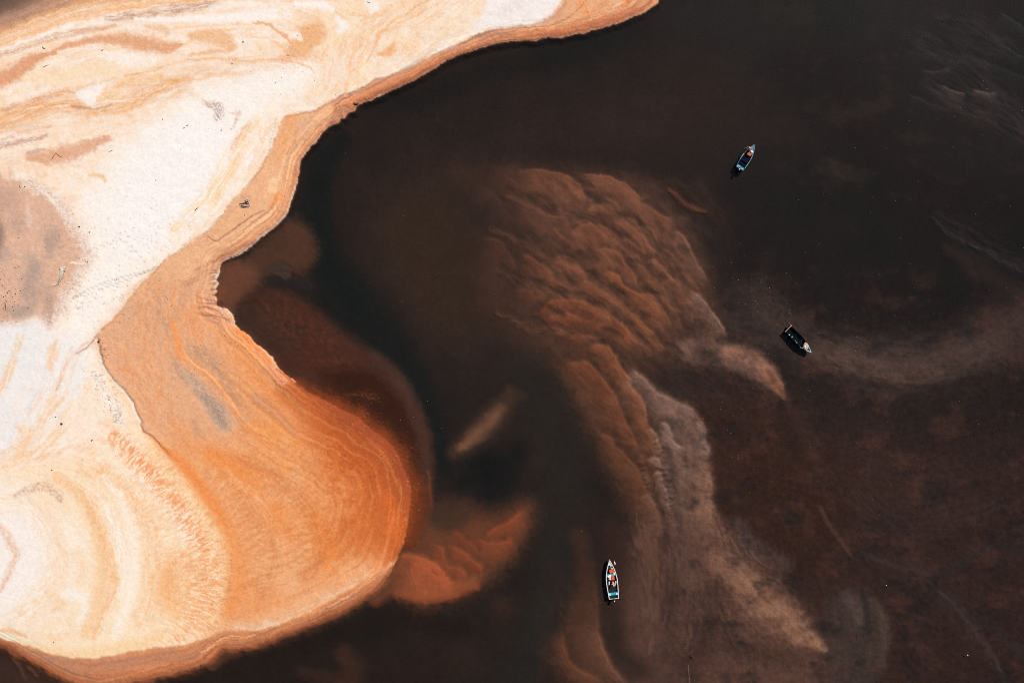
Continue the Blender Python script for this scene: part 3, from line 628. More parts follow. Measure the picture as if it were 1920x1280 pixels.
# fan of rills above the little bay
for a in range(9):
    t0 = -0.95 + a * 0.22
    S([(372,548 + a * 6), (385 + a, 552 + a * 5.5 + 3 * math.sin(a)), (402 + a * 3.2, 556 + a * 6.2 + 4 * math.sin(a * 1.7)), (409 + a * 3.4, 560 + a * 6.3)], [1.2,1.6,1.6,1], (164,104,80) if a % 2 else (228,170,138), .75, .8, .2, dz=-.03 if a % 2 else .03)
for k in range(9):
    yy = 508 + k * 5.2 + 2 * math.sin(k * 3.3); ln = 6 + 9 * abs(math.sin(k * 1.9))
    S([(406 + 2 * math.sin(k * 2.1), yy), (406 - ln * .6, yy + 1.2), (406 - ln, yy + 2)], [1.6,1.0,.5], (150,94,70), .6, .9, .4)
for pts, w in [([(300,520),(272,600),(290,700),(335,810)],22),([(375,545),(360,620),(400,700),(450,790),(520,880)],26),([(430,615),(480,700),(560,780),(650,850)],22),([(330,520),(320,590),(335,660),(390,730)],20),([(230,640),(262,720),(300,800)],16)]:
    flow(pts, w, ((206,150,116),(248,192,146),(236,152,96)), .5, 26, 3)
# orange vein and grey patch
S([(325,600),(336,640),(344,662),(358,676),(380,688),(400,706),(420,732),(440,760),(452,782),(458,800)], [4,6,6,4,4,4,4,4,3,2], (244,156,94), .92, .8, .1)
S([(345,655),(365,680),(392,698),(418,728),(446,764)], 1.4, (252,196,144), .7, .8)
P([(340,690),(355,692),(380,712),(412,745),(436,772),(441,795),(432,810),(422,812),(404,792),(378,752),(355,722)], (214,172,142), .9, 5, 3)
P([(347,696),(365,706),(395,738),(424,768),(434,790),(424,806),(412,794),(390,758),(364,724)], (176,152,136), .85, 6, 4, spot=(5,1.6))
S([(390,745),(410,770),(424,795)], [8,12,8], (146,132,124), .75, .9, .4, (5,3,1.4))
S([(330,680),(342,700),(352,720)], [4,5,3], (160,138,126), .6, .9, .5, (4,3,1.6))
S([(366,790),(375,808),(382,820)], [5,6,4], (190,150,128), .6, 1.0, .3)
S([(355,655),(380,670),(420,690),(440,730),(470,760),(500,800)], [8,14,18,20,18,12], (196,150,122), .7, .9, .4, (10,5,1.2))
S([(365,650),(390,662),(410,675)], [8,10,8], (176,142,122), .6, .9, .4, (6,4,1.4))
S([(400,680),(430,720),(452,760)], [4,5,4], (160,134,120), .6, .9, .5, (8,3,1.4))
S([(440,625),(470,665),(500,700)], [12,16,14], (206,146,112), .75, .9, .3)
S([(452,790),(466,815),(470,835)], [5,7,5], (186,150,130), .6, 1.0, .4, (6,3,1.4))

# --- the orange spit
SPIT = [(455,600),(500,640),(560,700),(620,745),(680,775),(720,800),(765,840),(795,905),(800,950),(795,1000),(775,1040),(745,1070),(690,1085),(640,1108),(560,1143),(500,1168),(440,1183),(400,1188),(430,1140),(450,1080),(445,1010),(420,950),(380,890),(330,840),(340,800),(400,830),(450,830),(470,780),(440,700),(425,640)]
P(SPIT, (236,156,98), .95, 42, 12, rs=26)
S([(440,860),(500,870),(560,920),(590,990),(580,1060),(520,1120)], [30,40,44,44,40,30], (240,158,98), .7, 1.0, .2, (30,7,1.0))
S([(400,850),(460,890),(510,940),(540,1000)], [14,22,24,20], (238,140,72), .75, 1.0, .2)
S([(480,940),(520,920),(560,880),(600,860)], [16,20,20,14], (234,178,136), .6, 1.0, .3, (22,5,1.2))
S([(470,800),(520,812),(552,820),(560,850),(530,880)], [10,18,18,16,12], (240,156,88), .85, .8, .15)
S([(500,1060),(540,1090),(580,1120),(560,1140)], [20,28,24,16], (242,178,130), .75, 1.0, .2)
S([(540,1010),(556,1050),(550,1085)], [10,14,12], (234,178,142), .5, 1.0, .3, (16,5,1.1))
S([(600,980),(620,1010),(632,1040),(622,1055)], [18,26,22,14], (240,142,66), .85, 1.0, .15)
S([(575,950),(600,1000),(612,1050)], [10,13,12], (242,150,80), .6, 1.0, .2)
S([(660,960),(670,1000),(668,1040)], [16,22,18], (214,128,76), .7, 1.0, .3, (16,6,1.1))
S([(640,880),(655,930),(650,980)], [20,24,18], (222,146,100), .7, 1.0, .3, (16,6,1.1))
S([(700,920),(722,970),(720,1030)], [18,24,18], (214,102,44), .85, 1.0, .2, (18,6,1.0))
S([(655,810),(695,840),(730,880),(755,930),(765,985)], [12,18,18,15,10], (186,92,44), .9, .9, .35)
S([(605,790),(650,812),(690,842),(718,885),(738,940)], [12,18,20,18,14], (192,106,60), .75, 1.0, .4, (5,4,1.4))
S([(690,822),(712,842),(730,868),(742,895),(752,920)], [3,4,4,4,3], (226,134,78), .7, .9, .4)
S([(500,690),(545,735),(590,765),(640,795),(680,820)], [7,10,11,11,9], (212,140,98), .85, .9, .2)
S([(484,660),(514,690),(540,716),(565,738),(600,762)], [4,6,6,6,5], (226,156,118), .8, .8, .2)
S([(520,715),(560,755),(600,785)], [8,12,12], (180,110,76), .65, .9, .4, (8,4,1.3))
S([(480,745),(520,775),(555,810)], [8,8,6], (206,148,112), .7, .9, .3)
S([(444,618),(462,632),(482,652),(506,680)], [4,4,3,3], (236,138,74), .8, .9, .2)
S([(520,690),(560,725),(600,752),(650,778)], [2,3,3,3], (196,92,46), .8, .9, .2)
S([(600,1060),(650,1052),(700,1050),(735,1060)], [6,10,9,3], (238,170,126), .8, .9, .3, (20,4,1.0))
S([(560,1085),(640,1075),(720,1062)], [6,10,4], (240,166,120), .7, .9, .2, (30,3,1.2))
for k in range(4):
    S([(640 + k * 6, 1058), (643 + k * 6, 1078), (648 + k * 5, 1092)], 1.0, (252,190,140), .6, .8)
for pts, w in [([(400,880),(455,945),(492,1020),(500,1100)],34),([(470,850),(530,910),(570,990),(575,1060)],34),([(540,830),(600,890),(640,960),(650,1040)],30)]:
    S(pts, [w*.5,w,w,w*.5], (252,200,150), .42, 1.0, .3, (4.5,34,1.6))
    S(off(pts,5,4), [w*.5,w,w,w*.5], (204,118,66), .32, 1.0, .3, (5,30,1.7))
S([(620,940),(640,1000),(640,1040)], [3,5,3], (206,140,100), .5, .9, .3, (6,3,1.6))

SPS = [(556,716),(580,736),(610,751),(642,769),(675,784),(695,804),(715,817),(733,834),(750,858),(760,886),(770,912),(774,940),(770,975),(764,1005),(752,1035)]
for dx, dy, w, c, o in [(-46,30,[14,26,34,34,26,12],(222,136,84),.55),(-28,18,[10,18,24,26,20,8],(204,112,60),.7),(-12,8,[7,12,16,18,16,7],(176,84,40),.8),(2,0,[5,8,10,12,12,8],(126,58,28),.85)]:
    S(off(SPS, dy, dx), w, c, o, .95, .35)
S(SPS, [2,3,4,6,7,5], (96,48,28), .6, 1.0, .4)
for k, (pts, w) in enumerate([([(470,800),(540,830),(610,880),(655,940),(665,1000),(640,1060)],14),([(450,850),(510,880),(570,930),(605,990),(600,1050),(570,1100)],14),([(540,780),(610,815),(670,865),(705,930),(712,990),(695,1045)],14),([(430,880),(480,930),(520,990),(530,1060),(500,1130)],14)]):
    S(pts, [6,w,w,w,6], [(248,178,120),(206,118,66),(232,150,92),(250,190,140)][k], .45, 1.0, .3, (50,5,1.5))
    S(off(pts,6,-12), [5,w*.8,w*.8,w*.8,5], (200,112,60), .28, 1.0, .3, (50,4.5,1.6))

ALL = (slice(None), slice(None))
spm = smooth((X - 540) / 110) * smooth((1062 - Y) / 70) * smooth((Y - 690) / 60) * (LD > -40)
spn = 1 + .35 * fbm(X / 22, Y / 22, 3, 301) + .3 * fbm(X / 5, Y / 5, 2, 302)
up = smooth((1000 - Y) / 120)
lerp_to(ALL, np.clip(spm * .75 * smooth((240 - LD * spn) / 110), 0, 1), (224,130,72))
lerp_to(ALL, np.clip(spm * .8 * smooth((150 - LD * spn) / 70), 0, 1), (208,106,50))
lerp_to(ALL, np.clip(spm * .85 * smooth((96 - LD * spn) / 50) * (.25 + .75 * up), 0, 1), (180,82,36))
lerp_to(ALL, np.clip(spm * .85 * smooth((50 - LD * spn) / 50) * (.3 + .7 * up), 0, 1), (148,70,34))
S([(725,930),(738,975),(735,1020)], [10,14,9], (212,98,42), .75, 1.0, .3)
S([(690,822),(712,842),(730,868),(744,898),(754,925)], [2.5,3,3,3,2], (204,112,62), .5, .9, .4)
sp1 = fbm(X / 2.6, Y / 2.6, 2, 303)
lerp_to(ALL, np.clip(spm * smooth((75 - LD) / 60) * smooth((sp1 - .55) / .25) * .5, 0, 1), (238,170,112))
# --- wet strips along the shore, striped by falling water
NB = SCARP_N + [(560,225)]
sh_n = SHORE[:31]
def strip(upper, lower, f, col, w, op, tex, soft=.9, dz=0):
    a, _ = curve(upper, 6); b, _ = curve(lower, 6)
    n = 26
    def res(p):
        s = np.r_[0, np.cumsum(np.hypot(*np.diff(p, axis=0).T))]; q = np.linspace(0, s[-1], n)
        return np.c_[np.interp(q, s, p[:, 0]), np.interp(q, s, p[:, 1])]
    m = res(a) * (1 - f) + res(b) * f
    S([tuple(v) for v in m], w, col, op, soft, 0, tex, dz)
UN = [(1057,-6)] + SCARP_N[1:]
LN = SHORE[:25]
UN2 = SCARP_N[::1]
P(UN2 + [(560,240),(590,240),(606,250)] + SHORE[:25][::-1] + [(1240,-20),(1057,-20)], (226,152,110), 1, 2.0, 1.0)
P([(1057,-10),(1042,22),(1025,38),(997,52),(1060,56),(1110,44),(1160,26),(1200,8),(1230,-10)], (240,178,132), .9, 5, 2)
S([(1085,-5),(1092,10),(1100,26)], [9,10,5], (240,146,82), .8, .9, .3, (10,3,1.2))
S([(1060,10),(1050,30),(1030,46)], [2,3,3], (206,150,122), .7, .9, .4, (12,2,1.5))
S([(1150,0),(1156,10),(1140,26)], [5,6,4], (238,190,150), .7, .9, .2)
S([(1178,0),(1172,12)], [4,4], (238,140,76), .6, .9)
for f, c, w, o, tx in [(.05,(188,138,116),2.4,.85,(60,2,.6)),(.16,(236,184,146),2.4,.8,(80,2,.8)),(.25,(150,96,72),1.3,.9,(90,3,.6)),(.31,(244,188,148),1.6,.8,(80,2,.8)),(.45,(226,146,98),5,.8,(120,2,1.3)),
   (.58,(238,162,110),3,.8,(120,1.6,1.4)),(.7,(206,120,78),4,.8,(120,1.6,1.4)),(.82,(178,104,74),4,.85,(110,2,.8)),(.92,(150,86,62),3,.85,(90,2,.6))]:
    strip(UN, LN, f, c, w, o, tx)
S([(1190,22),(1130,42),(1080,54),(1030,62),(990,64)], [4,6,7,6,4], (200,118,78), .7, .9, .1, (90,1.8,1.2))
S([(960,66),(930,69),(900,80)], [5,8,5], (188,136,112), .7, 1.0, .2, (60,1.6,1.0))
S(SHORE[:17], 1.5, (244,200,172), .85, .9, 0, (50,3,.5))
S([(1240,-6),(1254,-45),(1252,-100),(1228,-165),(1172,-270),(1070,-420)], [14,22,26,28,30,34], (222,150,108), .9, .8, .2, (60,3,.5))
# slump on the north shore
P([(626,214),(634,203),(645,198),(656,201),(664,206),(656,212),(646,221),(636,224),(629,232),(622,226)], (204,142,108), .9, 3, 1.5)
S([(624,214),(633,202),(646,198),(658,202)], 1.2, (120,74,56), .7, .8, .5, (3,2,1.6), -.05)
S([(640,204),(642,212),(640,220)], .9, (160,104,80), .6)
# orange apron west of it
P([(537,222),(562,217),(600,208),(622,198),(624,214),(618,232),(600,256),(580,278),(562,302),(555,345),(545,375),(530,405),(505,430),(470,455),(430,480),(390,500),(350,525),(330,520),(360,480),(400,450),(440,400),(480,340),(505,300),(520,260)], (240,182,138), .9, 6, 3)
S([(555,222),(540,250),(528,280),(520,300)], [10,12,11,7], (240,164,104), .8, .9, .2, (30,3,1.3))
S([(585,225),(575,232),(560,240)], [8,10,6], (214,172,148), .6, .9, .4, (8,4,1.3))
S([(556,250),(552,270),(540,290)], [3,4,3], (216,140,92), .7, .9, .3, (16,2,1.4))
LW = SHORE[24:38]
UW = [(600,215),(575,245),(556,270),(540,296),(528,320),(520,345),(508,368),(490,392),(465,414),(440,434),(410,452),(384,468)]
for f, c, w, o, tx in [(.1,(240,190,148),5,.7,(70,2,1.3)),(.3,(228,160,116),4,.8,(80,2,1.3)),(.45,(246,196,150),2.2,.8,(80,1.6,1.2)),(.55,(212,138,94),3,.8,(80,1.6,1.3)),(.68,(238,160,108),3,.8,(80,1.6,1.2)),(.8,(206,124,82),3,.85,(80,1.6,.9)),(.92,(166,98,70),2.6,.85,(60,2,.7))]:
    strip(UW, LW, f, c, w, o, tx)
S(SHORE[25:38], 1.4, (238,196,168), .9, .9, 0, (60,3,.4))
S([(500,395),(470,410),(440,432),(410,452),(392,444)], [1.2,1.4,1.4,1.4,1], (170,112,82), .7, .8, 0, None, -.03)
S([(478,452),(440,470),(400,490),(370,508)], [3,4,4,3], (160,98,72), .7, .9, .2, (40,2,1.0))
S([(520,360),(510,352),(516,340),(524,334)], [6,8,6,4], (248,206,162), .8, .9, .3)
S([(512,385),(520,372),(528,362)], [5,7,4], (238,154,96), .8, .9, .3)
S([(455,368),(462,378),(470,372)], [4,6,4], (206,158,140), .8, .7, .6, (3,3,1.6))
# cut banks: shade of the thin edges painted into the sand colour; steps come later
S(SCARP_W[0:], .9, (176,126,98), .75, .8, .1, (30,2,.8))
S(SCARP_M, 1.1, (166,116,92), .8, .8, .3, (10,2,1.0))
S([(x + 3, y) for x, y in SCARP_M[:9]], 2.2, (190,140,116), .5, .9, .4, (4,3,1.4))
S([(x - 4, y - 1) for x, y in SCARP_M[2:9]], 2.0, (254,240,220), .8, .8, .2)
S([(190,626),(178,640),(166,652),(150,662)], [1,1.4,1.4,1], (190,140,120), .8, .8, .3)

# --- southern strip
US = [(738,1062),(700,1078),(665,1098),(630,1118),(590,1140),(545,1162),(510,1174),(480,1180),(450,1179),(425,1180),(405,1186),(380,1198),(340,1206),(300,1211),(250,1218),(200,1228),(150,1231),(100,1223),(50,1208),(0,1195),(-60,1176)]
LS = SHORE_S[:25]
P(US + [(-60,1210)] + [(x, y + 9) for x, y in LS[::-1]], (202,130,90), .95, 3, 1.5)
for f, c, w, o, tx in [(.03,(248,196,146),1.6,.4,(80,3,.5)),(.1,(240,158,100),3,.8,(90,2,1.0)),(.2,(196,124,86),2.6,.8,(90,1.6,1.2)),(.32,(212,142,100),4,.75,(90,1.8,1.3)),(.45,(198,130,96),5,.8,(90,1.6,1.3)),(.58,(184,122,92),4,.8,(90,1.6,1.3)),(.7,(208,128,84),4,.8,(90,1.6,1.2)),(.84,(182,102,64),4,.85,(90,2,.8)),(.95,(140,78,52),3,.85,(80,2,.6))]:
    strip(US, LS, f, c, w, o, tx)
S([(700,1080),(640,1116),(580,1148),(530,1172),(480,1192),(440,1193),(410,1203),(390,1216)], [2,4,5,5,6,5,4,3], (236,150,88), .85, .9, .1, (60,2,1.0))
S([(720,1072),(690,1092),(650,1118),(600,1146)], [1.2,1.6,1.6,1.2], (248,188,140), .7, .8)
S([(480,1190),(440,1190),(415,1197),(396,1212),(380,1222)], 1.1, (250,186,136), .8, .8)
S([(130,1232),(170,1240),(220,1238),(280,1230),(330,1218)], [4,7,8,7,4], (176,128,112), .7, .9, .1, (60,1.6,1.2))
S([(20,1207),(60,1222),(110,1238),(150,1250)], [5,7,7,5], (186,142,124), .7, .9, .1, (60,1.6,1.0))
S([(180,1262),(230,1262),(300,1250),(360,1238)], [4,6,6,4], (210,122,72), .7, .9, .1, (60,1.8,1.0))
lerp_to(ALL, .75 * south * smooth((20 - LD) / 18), (184,108,68))
lerp_to(ALL, .85 * south * smooth((8 - LD) / 8), (160,92,58))
# upper middle: flow lines running up to the top edge
S([(600,70),(640,50),(662,30),(680,-10)], [30,30,26,24], (252,222,184), .6, 1.0, .2)
for pts, w, c, o in [
 ([(650,180),(655,140),(668,90),(690,52),(730,20),(790,-10)],5,(248,200,154),.8), ([(672,170),(676,120),(690,80),(712,52),(760,22),(815,-10)],4,(250,206,160),.8),
 ([(690,120),(700,95),(712,70),(740,45),(780,20),(820,-4)],3,(244,180,128),.85), ([(712,66),(735,58),(770,36),(800,22),(830,8)],4,(246,184,132),.8),
 ([(640,110),(648,90),(650,80)],5,(246,188,140),.7), ([(704,110),(708,90),(716,70)],4,(244,178,128),.7), ([(780,50),(820,28),(850,12),(890,-6)],2,(246,196,152),.7),
 ([(620,100),(610,140),(600,170),(580,190)],6,(252,218,178),.7), ([(655,22),(640,32),(640,44),(652,60)],2,(240,176,128),.8), ([(628,18),(634,28),(650,40)],2,(240,170,120),.7)]:
    S(pts, [w*.6, w, w, w*.7], c, o, .9, .15, (50,2.2,1.3))
S([(480,-4),(540,2),(600,0),(640,2)], [8,8,6,5], (246,172,110), .8, .9, .1, (50,2,1.0))
P([(560,55),(600,45),(612,70),(590,100),(570,114),(525,114),(548,90),(555,70)], (240,180,130), .9, 10, 7)
S([(480,46),(505,50),(520,60),(540,74),(552,90)], [2,3,3,3,2], (240,178,130), .85, .8, .3)
S([(515,84),(540,92),(560,84)], [5,9,6], (244,186,138), .8, .8, .5, (5,5,1.1))
S([(530,28),(570,34),(600,44),(610,60)], [6,9,9,5], (248,202,156), .8, .9, .2, (40,3,1.2))
S([(548,72),(560,70),(566,78)], [5,7,4], (254,240,222), .9, .7, .5)
S([(580,110),(605,112),(612,96)], [5,8,5], (246,196,150), .8, .8, .5, (5,4,1.2))
S([(480,116),(540,118),(575,126),(590,140)], [2,2.2,2,1.5], (244,188,138), .7, .8, .2)
S([(636,40),(646,52),(640,62)], [6,9,6], (254,246,240), .85, .9, .2)
S([(560,12),(600,14),(625,22)], [5,8,5], (254,246,238), .85, .9, .3)
S([(690,12),(705,18),(700,26)], [6,8,5], (254,246,240), .8, .9, .4)
S([(660,30),(690,34),(710,30)], [3,5,3], (244,188,140), .7, .9, .4, (8,3,1.3))
P([(735,84),(765,68),(790,72),(780,98),(750,108),(722,112),(712,102)], (247,198,148), .7, 9, 4, spot=(5,1.0))
S([(712,106),(730,100),(738,88)], [3,6,4], (242,178,128), .8, .9, .4)
S([(740,74),(760,80),(782,96)], [8,10,7], (254,226,188), .8, .9, 0, (2.6,12,2.2))
S([(820,70),(850,44),(880,16)], [9,11,10], (254,228,190), .7, .9, 0, (3,12,2.0))
S([(660,150),(680,135),(700,130)], [10,14,10], (254,230,194), .7, .9, 0, (3,12,2.0))
P([(920,-20),(1056,-20),(1040,22),(1022,38),(995,49),(955,50),(900,58),(870,70),(900,40)], (250,240,234), .95, 9, 4)
S([(940,30),(970,10),(990,-10)], [8,12,10], (226,212,206), .5, 1.0, .4, (8,5,1.3))
along = (X - Y) / 150.0
bandw = smooth((46 - LD) / 24) * smooth((LD - 0) / 3) * smooth((1236 - X) / 20) * (1 - spm)
T *= (1 + .17 * bandw * fbm(LD / 3.0 + .5 * WA, along, 2, 321))[..., None]
ring = fbm(LD / 7.5 + .35 * WA + 1.6 * fbm(X / 150, Y / 150, 2, 323), along * .9, 3, 322, .6)
rm = smooth((X - 290) / 160) * smooth((Y - 640) / 80) * smooth((1150 - Y) / 60) * smooth(LD / 20) * smooth((230 - LD) / 130)
lerp_to(ALL, np.clip(rm * .30 * smooth(ring * 1.3 + .1), 0, 1), (250,186,130))
lerp_to(ALL, np.clip(rm * .34 * smooth(-ring * 1.3 + .1), 0, 1), (200,112,62))
# fine mottling and grain of the dry land
g1 = fbm(X / 3.0, Y / 3.0, 2, 81); g2 = fbm(X / 8, Y / 8, 3, 82)
wet = smooth((245 - T.mean(2)) / 60)
T *= (1 + (0.018 + 0.05 * wet) * g1 + (0.012 + 0.035 * wet) * g2)[..., None]
LANDC = T.copy()
land_mask = smooth(0.5 + LD / 2.2)
T = BED + (LANDC - BED) * land_mask[..., None]

# ------------------------------------------------------------------ colours -> albedo and depth
def lin(c):
    c = np.clip(c / 255.0, 0, 1)
    return np.where(c <= 0.04045, c / 12.92, ((c + 0.055) / 1.055) ** 2.4)
GAIN = 1.25                                   # daylight on a flat white card, exposure 0
VEIL = np.array([0.0016, 0.0016, 0.0016])
GB = 1.10                                     # the same under water, less what the surface turns away     # sky mirrored by the surface and light scattered in the water
KA = np.array([1.8, 2.05, 2.35])               # absorption of the tea-brown water, per metre
PATH = 1.0 + 1.0 / math.sin(SUN_EL)
cl = lin(T)
alb_land = np.clip(cl / 1.22, 0.02, 0.88)
cb = np.clip(lin(T) - VEIL, 0.0012, 1)
a_ref = 0.34
dep = np.log(GB * a_ref / cb[..., 0]) / (PATH * KA[0])
for c_ in (1, 2): dep = np.minimum(dep, np.log(GB * 0.40 / cb[..., c_]) / (PATH * KA[c_]))
dep = np.clip(dep, 0.02, 1.55)
off_m = np.maximum(-LD, 0) / U
lim = 0.015 + 0.75 * off_m
dep = np.minimum(dep, lim)
alb_bed = np.clip(cb / (GB * np.exp(-PATH * KA * dep[..., None])), 0.02, 0.5)
# where the bank drops too steeply for the wanted tone the bed keeps the hue of wet sand
mx = alb_bed.max(2, keepdims=True)
alb_bed = np.where(mx < 0.10, np.array([0.10, 0.062, 0.042]) * (0.2 + 0.8 * mx / 0.10), alb_bed)
wetm = smooth(0.5 - LD / 1.6)
ALB = alb_land + (alb_bed - alb_land) * wetm[..., None]
inl = np.maximum(LD, 0) / U
zl = 0.012 + 0.45 * (1 - np.exp(-inl / 1.6)) + 0.5 * (1 - np.exp(-inl / 14.0))
zl = zl + np.minimum(inl / 1.5, 1) * (0.03 * fbm(X / 30, Y / 30, 3, 91) + 0.012 * fbm(X / 5, Y / 5, 2, 92)) + DZ
Z = np.where(LD > 0, zl, -dep)
# cut banks as small steps
def step(pts, h, w, warp=True):
    win, d, sd, tl, fr, acc = field(pts, w * 6, warp)
    s = np.tanh(d * sd / 1.8) * np.exp(-(d / w) ** 2) * smooth(np.minimum(fr, 1 - fr) / .06 + .1)
    Z[win] += h * s * np.clip(LD[win] / 6, 0, 1)
step(SCARP_W, 0.05, 9); step(SCARP_N, 0.05, 7); step(SCARP_M, -0.09, 9)
step([(342,662),(358,676),(380,688),(400,706),(420,732),(440,760),(452,782)], .05, 7)

# footprints across the white sheet
rng = np.random.default_rng(4)
def prints(pts, gap, depth, spread=1.2, r=1.7):
    p, _ = curve(pts, 12)
    s = np.r_[0, np.cumsum(np.hypot(*np.diff(p, axis=0).T))]
    side = 1
    for q in np.arange(0, s[-1], gap):
        u = np.interp(q, s, p[:, 0]) + rng.normal(0, .5); v = np.interp(q, s, p[:, 1]) + spread * side + rng.normal(0, .4); side = -side
        w = window(np.array([[u, v]]), r * 3)
        g = np.exp(-(((X[w] - u) / r) ** 2 + ((Y[w] - v) / r) ** 2))
        Z[w] -= depth * g; ALB[w] *= (1 - 0.30 * g)[..., None]
prints([(292,505),(270,514),(245,518),(225,524),(200,532),(170,545),(140,562)], 4.2, .07)
prints([(296,502),(262,518),(230,530),(190,545)], 4.8, .06)
prints([(175,470),(200,462),(230,452),(255,470),(275,492)], 6.5, .05, 1.5)
prints([(520,226),(512,262),(500,300)], 3.6, .05, .8, 1.3)
prints([(437,1035),(436,1060),(433,1085),(430,1110)], 5, .05, .7, 1.3)
for cu, cv, n, su, sv in [(186,703,26,10,7),(200,722,30,10,7),(212,742,18,6,6),(222,765,40,8,10),(227,782,36,5,6),(198,668,26,4,16),(245,430,60,45,40),(230,560,70,40,35),(300,440,40,40,25),(30,545,30,20,45),(130,450,22,18,24),(160,565,40,16,20)]:
    for k in range(n):
        u = rng.normal(cu, su); v = rng.normal(cv, sv); r = rng.uniform(.8, 1.5)
        w = window(np.array([[u, v]]), 5)
        g = np.exp(-(((X[w] - u) / r) ** 2 + ((Y[w] - v) / r) ** 2))
        Z[w] -= .05 * g; ALB[w] *= (1 - rng.uniform(.2, .5) * g)[..., None]

def grid_mesh(name, xa, ya, z):
    ny, nx = z.shape
    XX, YY = np.meshgrid(wx(xa), wy(ya))
    co = np.empty((ny * nx, 3), np.float32)
    co[:, 0] = XX.ravel(); co[:, 1] = YY.ravel(); co[:, 2] = z.ravel()
    i = np.arange(ny * nx, dtype=np.int32).reshape(ny, nx)
    q = np.stack([i[:-1, :-1], i[1:, :-1], i[1:, 1:], i[:-1, 1:]], -1).reshape(-1, 4)
    me = bpy.data.meshes.new(name)
    me.vertices.add(ny * nx); me.vertices.foreach_set('co', co.ravel())
    me.loops.add(q.size); me.loops.foreach_set('vertex_index', q.ravel())
    me.polygons.add(len(q)); me.polygons.foreach_set('loop_start', np.arange(0, q.size, 4, dtype=np.int32))
    me.polygons.foreach_set('use_smooth', np.ones(len(q), bool))
    me.update(calc_edges=True)
    return me

def obj(name, me, mat=None, parent=None):
    o = bpy.data.objects.new(name, me)
    C.objects.link(o)
    if mat is not None and me is not None: me.materials.append(mat)
    if parent is not None: o.parent = parent
    return o

def nodes(name):
    m = bpy.data.materials.new(name); m.use_nodes = True
    nt = m.node_tree
    return m, nt, nt.nodes, nt.links, nt.nodes["Principled BSDF"]

# ------------------------------------------------------------------ sand
sand, nt, N, L, bs = nodes("sand")
at = N.new("ShaderNodeAttribute"); at.attribute_name = "sand_colour"
geo = N.new("ShaderNodeNewGeometry")
def noise(scale, detail=3, rough=.6):
    n = N.new("ShaderNodeTexNoise"); n.inputs["Scale"].default_value = scale; n.inputs["Detail"].default_value = detail; n.inputs["Roughness"].default_value = rough
    L.new(geo.outputs["Position"], n.inputs["Vector"]); return n
gr = noise(6.5, 4, .75); gr2 = noise(1.3, 4, .6)
mr = N.new("ShaderNodeMapRange"); mr.inputs[1].default_value = .3; mr.inputs[2].default_value = .7; mr.inputs[3].default_value = .91; mr.inputs[4].default_value = 1.08
L.new(gr.outputs[0], mr.inputs[0])
mr2 = N.new("ShaderNodeMapRange"); mr2.inputs[1].default_value = .3; mr2.inputs[2].default_value = .7; mr2.inputs[3].default_value = .95; mr2.inputs[4].default_value = 1.04
L.new(gr2.outputs[0], mr2.inputs[0])
mm = N.new("ShaderNodeMath"); mm.operation = 'MULTIPLY'; L.new(mr.outputs[0], mm.inputs[0]); L.new(mr2.outputs[0], mm.inputs[1])
vm = N.new("ShaderNodeVectorMath"); vm.operation = 'SCALE'
L.new(at.outputs["Color"], vm.inputs[0]); L.new(mm.outputs[0], vm.inputs["Scale"])
L.new(vm.outputs[0], bs.inputs["Base Color"])
bs.inputs["Roughness"].default_value = 0.95
bs.inputs["Specular IOR Level"].default_value = 0.1
bp = N.new("ShaderNodeBump"); bp.inputs["Strength"].default_value = .35; bp.inputs["Distance"].default_value = .05
L.new(gr.outputs[0], bp.inputs["Height"]); L.new(bp.outputs[0], bs.inputs["Normal"])

me = grid_mesh("sand_ground", xs, ys, Z)
ca = me.color_attributes.new("sand_colour", 'FLOAT_COLOR', 'POINT')
rgba = np.ones((NY * NX, 4), np.float32); rgba[:, :3] = ALB.reshape(-1, 3)
ca.data.foreach_set('color', rgba.ravel())
ground = obj("sand_ground", me, sand); ground["kind"] = "structure"

# ------------------------------------------------------------------ water: a closed body of clear brown water
wat, nt, N, L, bs = nodes("tea_water")
N.remove(bs)
out = N["Material Output"]
tr = N.new("ShaderNodeBsdfTransparent")
gl = N.new("ShaderNodeBsdfGlossy"); gl.inputs["Roughness"].default_value = 0.004
fr = N.new("ShaderNodeFresnel"); fr.inputs["IOR"].default_value = 1.333
mx_ = N.new("ShaderNodeMixShader")
L.new(fr.outputs[0], mx_.inputs[0]); L.new(tr.outputs[0], mx_.inputs[1]); L.new(gl.outputs[0], mx_.inputs[2])
L.new(mx_.outputs[0], out.inputs["Surface"])
geo = N.new("ShaderNodeNewGeometry")
nz = N.new("ShaderNodeTexNoise"); nz.inputs["Scale"].default_value = 1.1; nz.inputs["Detail"].default_value = 3
L.new(geo.outputs["Position"], nz.inputs["Vector"])
bp = N.new("ShaderNodeBump"); bp.inputs["Strength"].default_value = .02; bp.inputs["Distance"].default_value = .1
L.new(nz.outputs[0], bp.inputs["Height"]); L.new(bp.outputs[0], gl.inputs["Normal"])
ab = N.new("ShaderNodeVolumeAbsorption")
kmax = KA.max()
ab.inputs["Color"].default_value = (1 - KA[0] / kmax, 1 - KA[1] / kmax, 1 - KA[2] / kmax, 1)
ab.inputs["Density"].default_value = float(kmax)
L.new(ab.outputs[0], out.inputs["Volume"])
R = 1250.0
bm = bmesh.new(); bmesh.ops.create_cube(bm, size=1.0)
for v in bm.verts: v.co = Vector((v.co.x * 2 * R, v.co.y * 2 * R, 0.0 if v.co.z > 0 else -9.0))
wm = bpy.data.meshes.new("river_water"); bm.to_mesh(wm); bm.free()
water = obj("river_water", wm, wat); water["kind"] = "structure"

